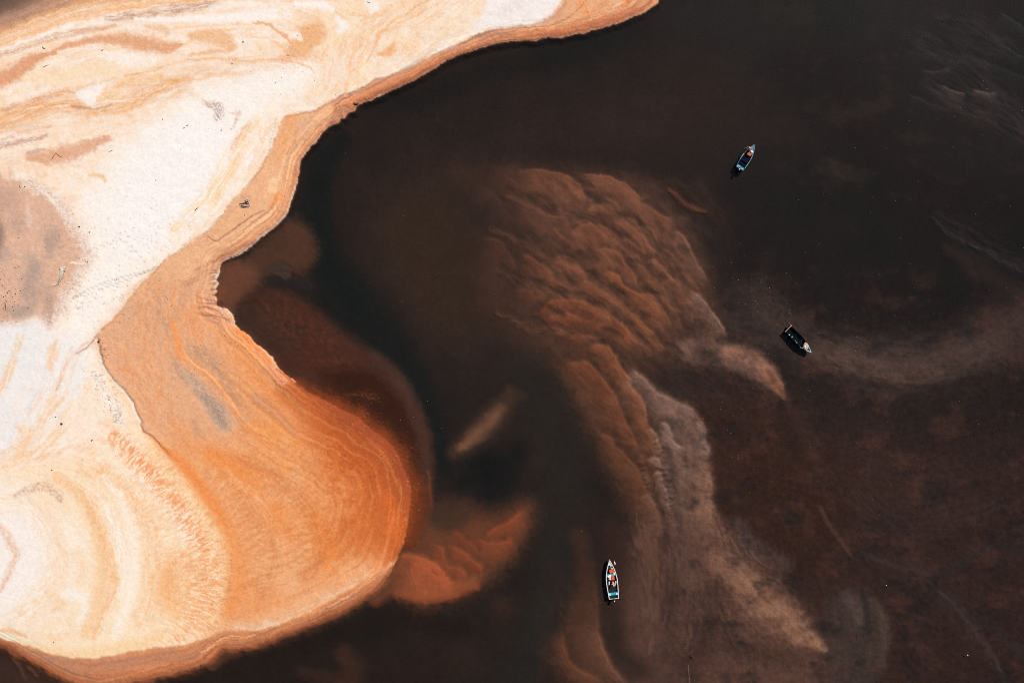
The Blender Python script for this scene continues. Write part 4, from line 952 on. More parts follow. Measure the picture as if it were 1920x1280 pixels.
# ------------------------------------------------------------------ small-object helpers
def paint(name, col, rough=.6, var=.15, scale=6.0, spec=.3, bump=.0):
    m, nt, N, L, bs = nodes(name)
    tc = N.new("ShaderNodeTexCoord")
    n = N.new("ShaderNodeTexNoise"); n.inputs["Scale"].default_value = scale; n.inputs["Detail"].default_value = 5
    L.new(tc.outputs["Object"], n.inputs["Vector"])
    r = N.new("ShaderNodeValToRGB")
    r.color_ramp.elements[0].position = .3; r.color_ramp.elements[1].position = .7
    r.color_ramp.elements[0].color = tuple(c * (1 - var * 1.6) for c in col) + (1,)
    r.color_ramp.elements[1].color = tuple(min(1, c * (1 + var * .5)) for c in col) + (1,)
    L.new(n.outputs[0], r.inputs[0]); L.new(r.outputs[0], bs.inputs["Base Color"])
    bs.inputs["Roughness"].default_value = rough; bs.inputs["Specular IOR Level"].default_value = spec
    if bump:
        b = N.new("ShaderNodeBump"); b.inputs["Strength"].default_value = bump; b.inputs["Distance"].default_value = .02
        L.new(n.outputs[0], b.inputs["Height"]); L.new(b.outputs[0], bs.inputs["Normal"])
    return m

M = {
 'white': paint('white_boat_paint', (.80,.80,.78), .5, .10), 'grey_in': paint('worn_grey_planks', (.022,.028,.034), .9, .4, 8, .05),
 'navy': paint('navy_boat_paint', (.006,.013,.024), .9, .4, 6, .03), 'black': paint('tarred_planks', (.005,.008,.010), .9, .4, 6, .03),
 'blue': paint('light_blue_paint', (.10,.29,.44), .6, .35, 6, .15), 'paleblue': paint('chalky_blue_paint', (.42,.62,.70), .5, .25), 'steel': paint('slate_blue_paint', (.045,.11,.17), .8, .4, 6, .1),
 'teal': paint('teal_paint', (.045,.36,.46), .5, .2), 'cyan': paint('pale_cyan_paint', (.50,.78,.82), .5, .15),
 'orange': paint('orange_plastic', (.85,.105,.018), .45, .15), 'rust': paint('faded_orange_plastic', (.48,.105,.03), .6, .3), 'cushion': paint('white_cloth', (.78,.78,.78), .9, .15, 9, .1, .3),
 'pinkcloth': paint('faded_pink_canvas', (.56,.37,.31), .9, .3, 5, .1, .4), 'brownred': paint('reddish_brown_canvas', (.20,.075,.045), .9, .3, 6, .1, .4),
 'skin': paint('skin', (.30,.14,.085), .6, .1), 'pink': paint('pink_shirt', (.72,.33,.28), .9, .1, 8, .1), 'red': paint('red_shirt', (.62,.09,.05), .9, .15, 8, .1),
 'shorts': paint('dark_shorts', (.03,.035,.05), .9, .2), 'hat': paint('straw_hat', (.70,.52,.38), .9, .2, 12, .1), 'cap': paint('pale_cap', (.80,.62,.55), .9, .1), 'hair': paint('dark_hair', (.012,.010,.009), .7, .2),
 'motor': paint('black_motor_cowl', (.012,.012,.014), .35, .2, 6, .5), 'metal': paint('dull_metal', (.30,.31,.32), .45, .2), 'greenwhite': paint('pale_green_plastic', (.22,.34,.31), .6, .3),
 'oldwood': paint('bleached_driftwood', (.66,.58,.48), .9, .3, 5, .1, .5), 'twig': paint('dark_wet_wood', (.055,.04,.032), .9, .4, 8, .1, .4), 'pole': paint('pale_pole_wood', (.52,.42,.36), .8, .2, 8),
 'rope': paint('hemp_rope', (.36,.28,.2), .95, .2, 20, .1), 'stone': paint('dark_stone', (.07,.06,.055), .9, .4, 6, .2, .4),
}

def mesh_of(name, bm):
    me = bpy.data.meshes.new(name); bmesh.ops.recalc_face_normals(bm, faces=bm.faces); bm.to_mesh(me); bm.free(); return me

def part(name, bm, mat, parent, bevel=0.0, smooth_it=False, remesh=0.0):
    o = obj(name, mesh_of(name, bm), M[mat], parent)
    if smooth_it:
        o.data.polygons.foreach_set('use_smooth', np.ones(len(o.data.polygons), bool))
    if remesh:
        r = o.modifiers.new('skin', 'REMESH'); r.mode = 'VOXEL'; r.voxel_size = remesh; r.use_smooth_shade = True
        s = o.modifiers.new('soften', 'SMOOTH'); s.factor = .5; s.iterations = 3
    if bevel:
        b = o.modifiers.new('edge', 'BEVEL'); b.width = bevel; b.segments = 2
    return o

def thing(name, label, cat, loc=(0, 0, 0), rz=0.0, group=None):
    o = bpy.data.objects.new(name, None); o.empty_display_size = .3; C.objects.link(o)
    o.location = loc; o.rotation_euler = (0, 0, rz)
    o["label"] = label; o["category"] = cat
    if group: o["group"] = group
    return o

def tag(o, label, cat, group=None):
    o["label"] = label; o["category"] = cat
    if group: o["group"] = group
    return o

def box(bm, c, s, rz=0.0, rx=0.0, ry=0.0, taper=1.0):
    g = bmesh.ops.create_cube(bm, size=1.0)['verts']
    mt = Matrix.Translation(c) @ Matrix.Rotation(rz, 4, 'Z') @ Matrix.Rotation(rx, 4, 'X') @ Matrix.Rotation(ry, 4, 'Y')
    for v in g:
        k = taper if v.co.z > 0 else 1.0
        v.co = mt @ Vector((v.co.x * s[0] * k, v.co.y * s[1] * k, v.co.z * s[2]))
    return bm

def tube(bm, pts, rad, n=8, cap=True):
    pts = [Vector(p) for p in pts]; rs = rad if isinstance(rad, (list, tuple)) else [rad] * len(pts)
    rings = []
    for i, p in enumerate(pts):
        d = (pts[min(i + 1, len(pts) - 1)] - pts[max(i - 1, 0)]).normalized()
        a = d.orthogonal().normalized() if abs(d.z) > .95 else d.cross(Vector((0, 0, 1))).normalized()
        b = d.cross(a).normalized()
        rings.append([bm.verts.new(p + (a * math.cos(2 * math.pi * k / n) + b * math.sin(2 * math.pi * k / n)) * rs[i]) for k in range(n)])
    for r0, r1 in zip(rings, rings[1:]):
        for k in range(n): bm.faces.new((r0[k], r0[(k + 1) % n], r1[(k + 1) % n], r1[k]))
    if cap:
        bm.faces.new(rings[0]); bm.faces.new(rings[-1])
    return bm

def ball(bm, c, r, s=(1, 1, 1), seg=12):
    g = bmesh.ops.create_uvsphere(bm, u_segments=seg, v_segments=max(6, seg * 2 // 3), radius=1.0)['verts']
    for v in g: v.co = Vector(c) + Vector((v.co.x * r * s[0], v.co.y * r * s[1], v.co.z * r * s[2]))
    return bm

def sack(bm, c, s, seed, rz=0.0, amp=.18):
    rd = random.Random(seed)
    g = bmesh.ops.create_icosphere(bm, subdivisions=3, radius=1.0)['verts']
    ph = [rd.uniform(0, 6.28) for _ in range(6)]
    for v in g:
        d = v.co.copy()
        k = 1 + amp * (math.sin(3.1 * d.x + ph[0]) * math.sin(2.7 * d.y + ph[1]) + .6 * math.sin(6 * d.x + 4 * d.z + ph[2]) * math.sin(7 * d.y + ph[3]))
        e = [math.copysign(abs(q) ** .75, q) for q in d]
        v.co = Vector(c) + Matrix.Rotation(rz, 3, 'Z') @ Vector((e[0] * s[0] * k, e[1] * s[1] * k, max(e[2], -.8) * s[2] * (1 + .5 * (k - 1))))
    return bm

# a hull along +Y (bow), origin on the waterline amidships
class Hull:
    def __init__(s, L, beam, stern, h0, h1, full=.45):
        s.L, s.beam, s.stern, s.h0, s.h1, s.full = L, beam, stern, h0, h1, full
    def w(s, t):                                    # half width, t 0 stern .. 1 bow
        if t < s.full:
            q = t / s.full; return .5 * (s.stern + (s.beam - s.stern) * math.sin(q * math.pi / 2))
        q = (t - s.full) / (1 - s.full); return .5 * s.beam * max(0.0, 1 - q ** 1.9) + .012
    def h(s, t): return s.h0 + (s.h1 - s.h0) * max(0, (t - .25) / .75) ** 2 + .04 * (1 - t) ** 3
    def y(s, t): return (t - .5) * s.L
    def section(s, t, inset=0.0, floor=None):
        w = max(.006, s.w(t) - inset); h = s.h(t); fl = floor if floor is not None else -.22 + .16 * max(0, (t - .6) / .4) ** 2
        flare = .80 if t < .95 else .6
        return [(-w, h), (-w * .97, h * .45), (-w * flare, fl + .06), (-w * flare * .55, fl), (w * flare * .55, fl), (w * flare, fl + .06), (w * .97, h * .45), (w, h)]
    def shell(s, inset=0.0, floor=None, t0=0.0, t1=1.0, n=22):
        bm = bmesh.new(); rows = []
        for i in range(n + 1):
            t = t0 + (t1 - t0) * i / n
            rows.append([bm.verts.new((x, s.y(t), z)) for x, z in s.section(t, inset, floor)])
        for a, b in zip(rows, rows[1:]):
            for k in range(7): bm.faces.new((a[k], a[k + 1], b[k + 1], b[k]))
        bm.faces.new(rows[0]); bm.faces.new(rows[-1])
        return bm
    def rail(s, out=.03, inn=.07, th=.05, t0=0.0, t1=1.0, n=26, sides=(-1, 1)):
        bm = bmesh.new()
        for sd in sides:
            rows = []
            for i in range(n + 1):
                t = t0 + (t1 - t0) * i / n; w = s.w(t); h = s.h(t)
                a = sd * (w + out); b = sd * max(0.0, w - inn)
                rows.append([bm.verts.new((a, s.y(t), h - .01)), bm.verts.new((a, s.y(t), h + th)), bm.verts.new((b, s.y(t), h + th)), bm.verts.new((b, s.y(t), h - .01))])
            for r0, r1 in zip(rows, rows[1:]):
                for k in range(4): bm.faces.new((r0[k], r0[(k + 1) % 4], r1[(k + 1) % 4], r1[k]))
            bm.faces.new(rows[0]); bm.faces.new(rows[-1])
        return bm
    def deck(s, t0, t1, dz=-.03, th=.03, inset=.05, n=8):
        bm = bmesh.new(); rows = []
        for i in range(n + 1):
            t = t0 + (t1 - t0) * i / n; w = max(.006, s.w(t) - inset); z = s.h(t) + dz
            rows.append([bm.verts.new((-w, s.y(t), z)), bm.verts.new((0, s.y(t), z + .03)), bm.verts.new((w, s.y(t), z)), bm.verts.new((w, s.y(t), z - th)), bm.verts.new((-w, s.y(t), z - th))])
        for a, b in zip(rows, rows[1:]):
            for k in range(5): bm.faces.new((a[k], a[(k + 1) % 5], b[(k + 1) % 5], b[k]))
        bm.faces.new(rows[0]); bm.faces.new(rows[-1])
        return bm

def build_hull(b, H, out, inner, rail, ribs=True, floor=.07):
    # outer skin with a hollow: outer shell up to the sheer, lining inside, floor above the waterline
    bm = bmesh.new(); n = 24; O = []; I = []
    for i in range(n + 1):
        t = i / n
        so = H.section(t); si = H.section(t, .035, floor)
        O.append([bm.verts.new((x, H.y(t), z)) for x, z in so])
    for a, c in zip(O, O[1:]):
        for k in range(7): bm.faces.new((a[k], a[k + 1], c[k + 1], c[k]))
    bm.faces.new(O[0]); bm.faces.new(O[-1])
    part('hull', bm, out, b, smooth_it=False)
    bm = bmesh.new(); I = []
    for i in range(n):
        t = .008 + .94 * i / (n - 1)
        I.append([bm.verts.new((x, H.y(t), z - (.002 if z > .2 else 0))) for x, z in H.section(t, .03, floor)])
    for a, c in zip(I, I[1:]):
        for k in range(7): bm.faces.new((a[k], c[k], c[k + 1], a[k + 1]))
    bm.faces.new(I[0]); bm.faces.new(I[-1])
    part('lining', bm, inner, b)
    for sd, nm in ((-1, 'gunwale'), (1, 'gunwale')):
        part(nm, H.rail(sides=(sd,)), rail, b)
    bm = bmesh.new(); w = H.w(0)
    box(bm, (0, H.y(0) - .02, H.h(0) * .5 + .02), (w * 2 + .03, .05, H.h(0) + .1)); part('transom', bm, rail, b, .01)
    if ribs:
        for t in (.2, .32, .44, .56, .68):
            bm = bmesh.new(); w = H.w(t) - .05
            pts = [(-w, H.y(t), H.h(t) - .03), (-w * .8, H.y(t), floor + .06), (0, H.y(t), floor + .03), (w * .8, H.y(t), floor + .06), (w, H.y(t), H.h(t) - .03)]
            tube(bm, pts, .022, 6); part('rib', bm, inner, b)

def thwart(b, H, t, wid, mat, z=None, name='thwart'):
    bm = bmesh.new(); w = H.w(t) - .045
    box(bm, (0, H.y(t), (z if z else H.h(t) - .10)), (w * 2, wid, .045)); return part(name, bm, mat, b, .008)

def outboard(b, H, cowl='motor', side=0.0, tilt=.25):
    y = H.y(0) - .02
    bm = bmesh.new(); box(bm, (side, y - .02, H.h(0) + .02), (.2, .16, .22)); m = part('outboard_motor', bm, 'metal', b, .015)
    bm = bmesh.new(); sack(bm, (side, y - .22, H.h(0) + .30), (.17, .28, .2), 5, 0, .04); part('cowl', bm, cowl, m, smooth_it=True)
    bm = bmesh.new(); box(bm, (side, y - .24, H.h(0) + .50), (.12, .2, .03)); part('cowl_stripe', bm, 'white', m, .01)
    bm = bmesh.new(); tube(bm, [(side, y - .25, H.h(0) + .1), (side, y - .38, -.2), (side, y - .42, -.42)], [.07, .06, .04]); part('leg', bm, cowl, m)
    bm = bmesh.new(); tube(bm, [(side, y + .05, H.h(0) + .22), (side + .05, y + .5, H.h(0) + .26)], [.025, .02]); part('tiller', bm, cowl, m)
    bm = bmesh.new()
    for k in range(3):
        a = k * 2.094; box(bm, (side + .1 * math.cos(a), y - .52, -.40 + .1 * math.sin(a)), (.16, .02, .07), 0, .5, -a)
    part('propeller', bm, 'metal', m)
    return m

def capsule(bm, a, b_, r0, r1, n=10):
    a = Vector(a); b_ = Vector(b_)
    tube(bm, [a, a.lerp(b_, .33), a.lerp(b_, .66), b_], [r0, r0 * .66 + r1 * .34, r0 * .34 + r1 * .66, r1], n)
    ball(bm, a, r0, seg=10); ball(bm, b_, r1, seg=10)

def person(label, loc, rz, shirt, hat, lean=.25, group=None):
    """someone sitting low on a box or thwart, knees up, forearms on the knees; origin under the seat, facing +Y"""
    p = thing('person', label, 'person', loc, rz, group)
    hip = Vector((0, 0, .12)); ch = hip + Vector((0, .42 * math.sin(lean), .42 * math.cos(lean))); nk = ch + Vector((0, .06, .10)); hd = nk + Vector((0, .05, .15))
    bm = bmesh.new()
    capsule(bm, hip + Vector((-.07, 0, 0)), hip + Vector((.07, 0, 0)), .125, .125)
    capsule(bm, hip, ch - Vector((0, 0, .06)), .135, .145)
    capsule(bm, ch + Vector((-.13, 0, 0)), ch + Vector((.13, 0, 0)), .085, .085)
    capsule(bm, ch, nk + Vector((0, .01, .04)), .075, .055)
    ball(bm, hd, .105, (.82, .98, 1.15), 14)
    capsule(bm, hd + Vector((0, .095, -.01)), hd + Vector((0, .115, -.035)), .014, .02)       # nose
    for s in (-1, 1):
        ball(bm, hd + Vector((s * .088, 0, -.01)), .03, (.4, .8, 1.1), 8)                    # ears
        kn = Vector((s * .21, .42, .30)); ft = Vector((s * .19, .60, -.17))
        capsule(bm, hip + Vector((s * .09, .02, 0)), kn, .088, .062); capsule(bm, kn, ft, .058, .038)
        capsule(bm, ft + Vector((0, -.03, -.035)), ft + Vector((s * .02, .17, -.045)), .04, .032)
        sh = ch + Vector((s * .19, 0, .02)); el = Vector((s * .29, .22, .36)); wr = Vector((s * .20, .44, .39))
        capsule(bm, sh, el, .052, .042); capsule(bm, el, wr, .04, .028)
        pm = wr + Vector((-s * .01, .05, -.01)); box(bm, pm + Vector((0, .01, 0)), (.075, .09, .03))
        for k, ln in enumerate((.06, .072, .068, .05)):
            q = pm + Vector((s * (-.028 + .019 * k), .05, 0)); capsule(bm, q, q + Vector((0, ln * .55, -.008)), .0095, .009, 6); capsule(bm, q + Vector((0, ln * .55, -.008)), q + Vector((0, ln * .85, -.04)), .009, .008, 6)
        q = pm + Vector((-s * .035, -.01, 0)); capsule(bm, q, q + Vector((-s * .035, .045, -.01)), .011, .009, 6)
    part('body', bm, 'skin', p, remesh=.011)
    bm = bmesh.new()
    capsule(bm, hip + Vector((0, 0, .05)), ch - Vector((0, 0, .05)), .158, .165); capsule(bm, ch + Vector((-.14, 0, 0)), ch + Vector((.14, 0, 0)), .10, .10)
    for s in (-1, 1): capsule(bm, ch + Vector((s * .19, 0, .02)), ch.lerp(Vector((s * .29, .22, .36)), .7) + Vector((s * .10, 0, 0)), .068, .066)
    part('shirt', bm, shirt, p, remesh=.016)
    bm = bmesh.new(); capsule(bm, hip + Vector((-.08, 0, 0)), hip + Vector((.08, 0, 0)), .142, .142)
    for s in (-1, 1): capsule(bm, hip + Vector((s * .09, .02, 0)), hip.lerp(Vector((s * .21, .42, .30)), .75) + Vector((s * .02, 0, 0)), .104, .084)
    part('shorts', bm, 'shorts', p, remesh=.016)
    bm = bmesh.new(); ball(bm, hd + Vector((0, -.018, .022)), .110, (.84, .95, 1.05), 14); part('hair', bm, 'hair', p, smooth_it=True)
    bm = bmesh.new(); ball(bm, hd + Vector((0, 0, .07)), .118, (.9, 1.0, .75), 14)
    if hat == 'hat':
        tube(bm, [hd + Vector((0, 0, .045)), hd + Vector((0, 0, .06)), hd + Vector((0, 0, .085))], [.24, .235, .115], 18)
    else:
        box(bm, hd + Vector((0, .13, .065)), (.15, .13, .018))
    part('hat', bm, hat, p, smooth_it=True)
    for s in (-1, 1):
        bm = bmesh.new(); ball(bm, hd + Vector((s * .036, .094, .01)), .013, seg=8); part('eye', bm, 'hair', p, smooth_it=True)
    bm = bmesh.new(); box(bm, hd + Vector((0, .094, -.06)), (.05, .012, .012)); part('mouth', bm, 'brownred', p)
    return p

def crate(label, frame, c, s, mat, rz=0.0, cat='box', name='plastic_box', lid=None, group=None):
    """open fish box with a rim and walls, or a lidded box"""
    x, y, z = frame(c)
    b = thing(name, label, cat, (x, y, z), frame.rz + rz, group)
    w, l, h = s; t = .025
    for nm, cc, ss in (('floor', (0, 0, t / 2), (w - .01, l - .01, t)), ('wall', (-w / 2 + t / 2, 0, h / 2), (t, l, h)), ('wall', (w / 2 - t / 2, 0, h / 2), (t, l, h)), ('wall', (0, -l / 2 + t / 2, h / 2), (w - 2 * t, t, h - .004)), ('wall', (0, l / 2 - t / 2, h / 2), (w - 2 * t, t, h - .004))):
        bm = bmesh.new(); box(bm, cc, ss); part(nm, bm, mat, b, .004)
    if lid:
        bm = bmesh.new(); box(bm, (0, 0, h + .016), (w + .03, l + .03, .03)); part('lid', bm, lid, b, .012)
        bm = bmesh.new(); tube(bm, [(-.08, 0, h + .03), (-.06, 0, h + .06), (.06, 0, h + .06), (.08, 0, h + .03)], .012, 6); part('handle', bm, lid, b)
    return b

class Frame:
    def __init__(s, u, v, rz): s.o = Vector((wx(u), wy(v), 0)); s.rz = rz; s.m = Matrix.Rotation(rz, 3, 'Z')
    def __call__(s, c): return s.o + s.m @ Vector(c)

# ------------------------------------------------------------------ the long white boat, lower middle
F3 = Frame(1146.2, 1083.4, math.radians(6.5))
H3 = Hull(6.05, 1.74, 1.46, .42, .62, .42)
b3 = thing('wooden_boat', 'long white wooden boat loaded with orange boxes and teal thwarts', 'boat', F3.o, F3.rz, 'small boats moored in the shallows')
build_hull(b3, H3, 'white', 'grey_in', 'white')
for g in [o for o in b3.children if o.name.startswith('gunwale')]: g.scale = (1.0, 1, 1)
part('bow_deck', H3.deck(.86, .985), 'white', b3)
thwart(b3, H3, .435 + .17, .36, 'teal'); thwart(b3, H3, .115, .42, 'teal', name='stern_seat')
for s in (-1, 1):
    bm = bmesh.new(); box(bm, (s * .55, H3.y(.11), H3.h(.11) - .05), (.26, .34, .10)); part('seat_locker', bm, 'cyan', b3, .02)
thwart(b3, H3, .80, .18, 'steel')
outboard(b3, H3)
bm = bmesh.new(); tube(bm, [(0, H3.y(.97), H3.h(.97) + .04), (.05, H3.y(.9), H3.h(.9) + .05), (-.06, H3.y(.88), H3.h(.88) + .05), (.04, H3.y(.86), H3.h(.86) + .05)], .02, 6); part('mooring_rope', bm, 'rope', b3)
crate('bright orange box near the bow of the long white boat', F3, (.12, 1.26, .22), (.66, .48, .36), 'orange', math.radians(14), lid='orange', name='fish_box')
crate('narrow orange box amidships in the long white boat, beside the white sacks', F3, (.20, .20, .24), (.40, .58, .32), 'orange', math.radians(-4), lid='orange', name='fish_box')
for c, s, sd, rz, lb in [((-.30, .42, .30), (.30, .26, .18), 3, .3, 'large crumpled white sack amidships in the long white boat'), ((-.18, .02, .28), (.25, .22, .16), 8, -.4, 'smaller white sack lying behind the large one in the long boat'),
                         ((.52, .78, .36), (.17, .22, .10), 12, .2, 'small white bag on the starboard end of the teal thwart')]:
    bm = bmesh.new(); sack(bm, F3(c), s, sd, F3.rz + rz); tag(part('sack', bm, 'cushion', None, smooth_it=True), lb, 'sack')
bm = bmesh.new(); sack(bm, F3((.10, 2.08, .42)), (.13, .13, .08), 4); tag(part('cloth_bundle', bm, 'cushion', None, smooth_it=True), 'small white cloth bundle behind the bow deck of the long boat', 'cloth')
bm = bmesh.new(); sack(bm, F3((.22, 1.62, .34)), (.15, .12, .09), 14); tag(part('cloth_bundle', bm, 'cap', None, smooth_it=True), 'pale cloth bundle just ahead of the orange box in the long boat', 'cloth')
bm = bmesh.new(); sack(bm, F3((-.46, -.62, .36)), (.09, .30, .07), 15); tag(part('sack', bm, 'cushion', None, smooth_it=True), 'narrow white bag along the port side of the long boat', 'sack')
bm = bmesh.new(); sack(bm, F3((.58, -.62, .36)), (.08, .28, .07), 16); tag(part('sack', bm, 'cushion', None, smooth_it=True), 'narrow pale bag along the starboard side of the long boat', 'sack')
person('person in a pink shirt sitting in the long white boat', F3((.14, -.52, .30)), F3.rz + math.pi, 'pink', 'cap', .35)
bm = bmesh.new(); ball(bm, F3((.40, -1.02, .30)), .12, (1, 1, .9), 12); tag(part('float_ball', bm, 'hat', None, smooth_it=True), 'yellowish round float by the feet of the person in the long boat', 'float')
fl = thing('marker_float', 'slim pink and white float on the water beside the bow of the long boat', 'float', F3((.80, 2.30, .05)), F3.rz + .12)
bm = bmesh.new(); ball(bm, (0, 0, 0), .1, (1, 3.0, .8), 12); part('float_body', bm, 'cap', fl, smooth_it=True)
bm = bmesh.new(); tube(bm, [(0, .2, .0), (0, .45, .10)], .02, 6); part('stick', bm, 'pole', fl)

# ------------------------------------------------------------------ the small blue boat, upper right
F1 = Frame(1399.0, 295.3, math.radians(-32.3))
H1 = Hull(4.35, 1.46, 1.30, .40, .58, .40)
b1 = thing('wooden_boat', 'small blue wooden boat with one orange box, alone on dark water', 'boat', F1.o, F1.rz, 'small boats moored in the shallows')
build_hull(b1, H1, 'navy', 'navy', 'steel')
for s in (-1, 1):
    part('rail_strip', H1.rail(.022, .012, .056, .30 if s < 0 else .12, .985, 18, (s,)), 'paleblue', b1)
part('bow_deck', H1.deck(.70, .985, -.02), 'blue', b1)
bm = bmesh.new(); box(bm, (0, H1.y(.705), H1.h(.7) - .02), (H1.w(.7) * 2 - .1, .10, .05)); part('deck_beam', bm, 'paleblue', b1, .01)
part('stern_deck', H1.deck(.0, .10, -.02), 'blue', b1)
for k, (x, y) in enumerate([(-.42, .10), (-.30, .26), (.1, .08), (.40, .16)]):
    bm = bmesh.new(); box(bm, (x, H1.y(0) + y, H1.h(0) + .03), (.18, .12, .05), .4 * k); part('cleat_block', bm, 'paleblue', b1, .01)
thwart(b1, H1, .34, .2, 'navy')
outboard(b1, H1, 'motor')
crate('faded orange box behind the bow deck of the small blue boat', F1, (.10, .52, .16), (.62, .42, .34), 'rust', math.radians(4), lid='rust', name='fish_box')
bm = bmesh.new(); sack(bm, F1((.22, 1.02, .52)), (.20, .16, .09), 21, F1.rz); tag(part('sack', bm, 'cushion', None, smooth_it=True), 'white bag on the bow deck of the small blue boat beside the person', 'sack')
person('person in a red shirt sitting at the bow of the small blue boat', F1((-.26, .92, .52)), F1.rz + math.radians(65), 'red', 'cap', .3)
bm = bmesh.new(); tube(bm, [F1((-.66, -.4, .5)), F1((-.60, .3, .52)), F1((-.42, 1.0, .56))], .018, 6); tag(part('fishing_pole', bm, 'pole', None), 'thin pale pole along the port side of the small blue boat', 'pole')

# ------------------------------------------------------------------ the dark boat on the brown flats, right
F2 = Frame(1496.8, 638.3, math.radians(-136.2))
H2 = Hull(5.05, 1.42, 1.26, .44, .60, .42)
b2 = thing('wooden_boat', 'dark tarred boat with a crumpled pink tarpaulin at its pale bow', 'boat', F2.o, F2.rz, 'small boats moored in the shallows')
build_hull(b2, H2, 'black', 'black', 'black')
part('bow_deck', H2.deck(.80, .99, -.02), 'steel', b2)
for s in (-1, 1):
    part('bow_rail', H2.rail(.03, .05, .075, .70, .995, 12, (s,)), 'white' if s > 0 else 'paleblue', b2)
thwart(b2, H2, .30, .22, 'black'); thwart(b2, H2, .55, .22, 'navy')
bm = bmesh.new(); tube(bm, [(-.70, H2.y(0) - .02, .60), (.0, H2.y(0) - .05, .62), (.72, H2.y(0) - .02, .60)], .045, 8); part('stern_pole', bm, 'pole', b2)
bm = bmesh.new(); sack(bm, F2((-.02, 1.30, .62)), (.46, .46, .17), 31, F2.rz, .24); tag(part('tarpaulin', bm, 'pinkcloth', None, smooth_it=True), 'crumpled pale pink tarpaulin heaped behind the bow of the dark boat', 'tarpaulin')
bm = bmesh.new(); sack(bm, F2((.14, 1.20, .80)), (.20, .12, .07), 32, F2.rz + .5, .2); tag(part('cloth_bundle', bm, 'cushion', None, smooth_it=True), 'small white cloth lying on the pink tarpaulin of the dark boat', 'cloth')
bm = bmesh.new(); sack(bm, F2((-.62, -2.62, .34)), (.22, .20, .18), 33, F2.rz, .2); tag(part('canvas_bundle', bm, 'brownred', None, smooth_it=True), 'reddish brown canvas bundle hung at the stern corner of the dark boat', 'bundle')
for k, (x, y, sx, sy, mt) in enumerate([(.60, -1.75, .10, .13, 'cushion'), (.50, -1.20, .16, .20, 'greenwhite'), (.56, -.42, .09, .12, 'greenwhite'), (.60, -.08, .13, .12, 'greenwhite'), (.66, .62, .09, .10, 'greenwhite'), (.70, .86, .08, .14, 'paleblue')]):
    bm = bmesh.new(); sack(bm, F2((x * .9, y, .46)), (sx * .75, sy * .75, .07), 40 + k, F2.rz + k)
    tag(part('net_float', bm, mt, None, smooth_it=True), ['small white float at the stern end of the dark boat\'s starboard side', 'largest pale green float on the dark boat\'s starboard side', 'third pale float from the stern on the dark boat\'s starboard side',
        'fourth pale float from the stern on the dark boat\'s starboard side', 'fifth pale float from the stern on the dark boat\'s starboard side', 'pale blue float nearest the tarpaulin on the dark boat'][k], 'float', 'floats along the side of the dark boat')

# ------------------------------------------------------------------ driftwood, twigs, stones, floats
def zat(u, v):
    i = int(np.clip(np.searchsorted(xs, u), 1, NX - 1)); j = int(np.clip(np.searchsorted(ys, v), 1, NY - 1))
    return float(Z[j, i])
def at(u, v, dz=0.0): return Vector((wx(u), wy(v), max(zat(u, v), -.02) + dz))

lg = thing('driftwood_log', 'bleached white driftwood log with a knobbly root end on the mauve flat', 'driftwood', at(119, 522))
def rel(u, v, dz): return at(u, v, dz) - lg.location
bm = bmesh.new(); tube(bm, [rel(125.5,505,.10), rel(124,509,.14), rel(123,515,.14), rel(121.5,521,.12), rel(119,526,.09), rel(115,532,.07), rel(110,536.5,.05), rel(103,537.5,.03)], [.24,.30,.27,.24,.17,.12,.08,.03], 10)
part('trunk', bm, 'oldwood', lg, smooth_it=True)
bm = bmesh.new(); sack(bm, rel(125,505.5,.12), (.42,.36,.22), 51, .3, .25); part('root_ball', bm, 'oldwood', lg, smooth_it=True)
for a, b, r in [((121,523),(126,520),.05), ((117,529),(113.5,527),.04), ((115,533),(119,536),.04), ((123.5,510),(128,509),.05)]:
    bm = bmesh.new(); tube(bm, [rel(*a, .08), rel(*b, .10)], [r, r * .4], 6); part('branch', bm, 'oldwood', lg)
for a, b in [((123,516),(121,523)), ((120.5,524),(117,530)), ((126.5,507.5),(123.5,510))]:
    bm = bmesh.new(); tube(bm, [rel(*a, .30), rel(*b, .24)], [.035, .02], 6); part('crack', bm, 'twig', lg)

hp = thing('stick_heap', 'small heap of pale and dark sticks on the orange bank', 'driftwood', at(466, 384))
rd = random.Random(3)
for k, (a, b, m) in enumerate([((452,387),(470,390),'oldwood'),((452,384),(468,383),'twig'),((454,386),(471,388),'oldwood'),((458,382),(472,376),'oldwood'),((462,378),(471,382),'twig'),((467,373),(472,386),'oldwood'),((455,388),(468,390),'twig'),((464,380),(470,388),'twig')]):
    bm = bmesh.new(); A = at(*a, .06 + .03 * k) - hp.location; Bq = at(*b, .06 + .03 * k) - hp.location
    tube(bm, [A, A.lerp(Bq, .5) + Vector((0, 0, .05)), Bq], [.06, .05, .03], 6); part('stick', bm, m, hp)

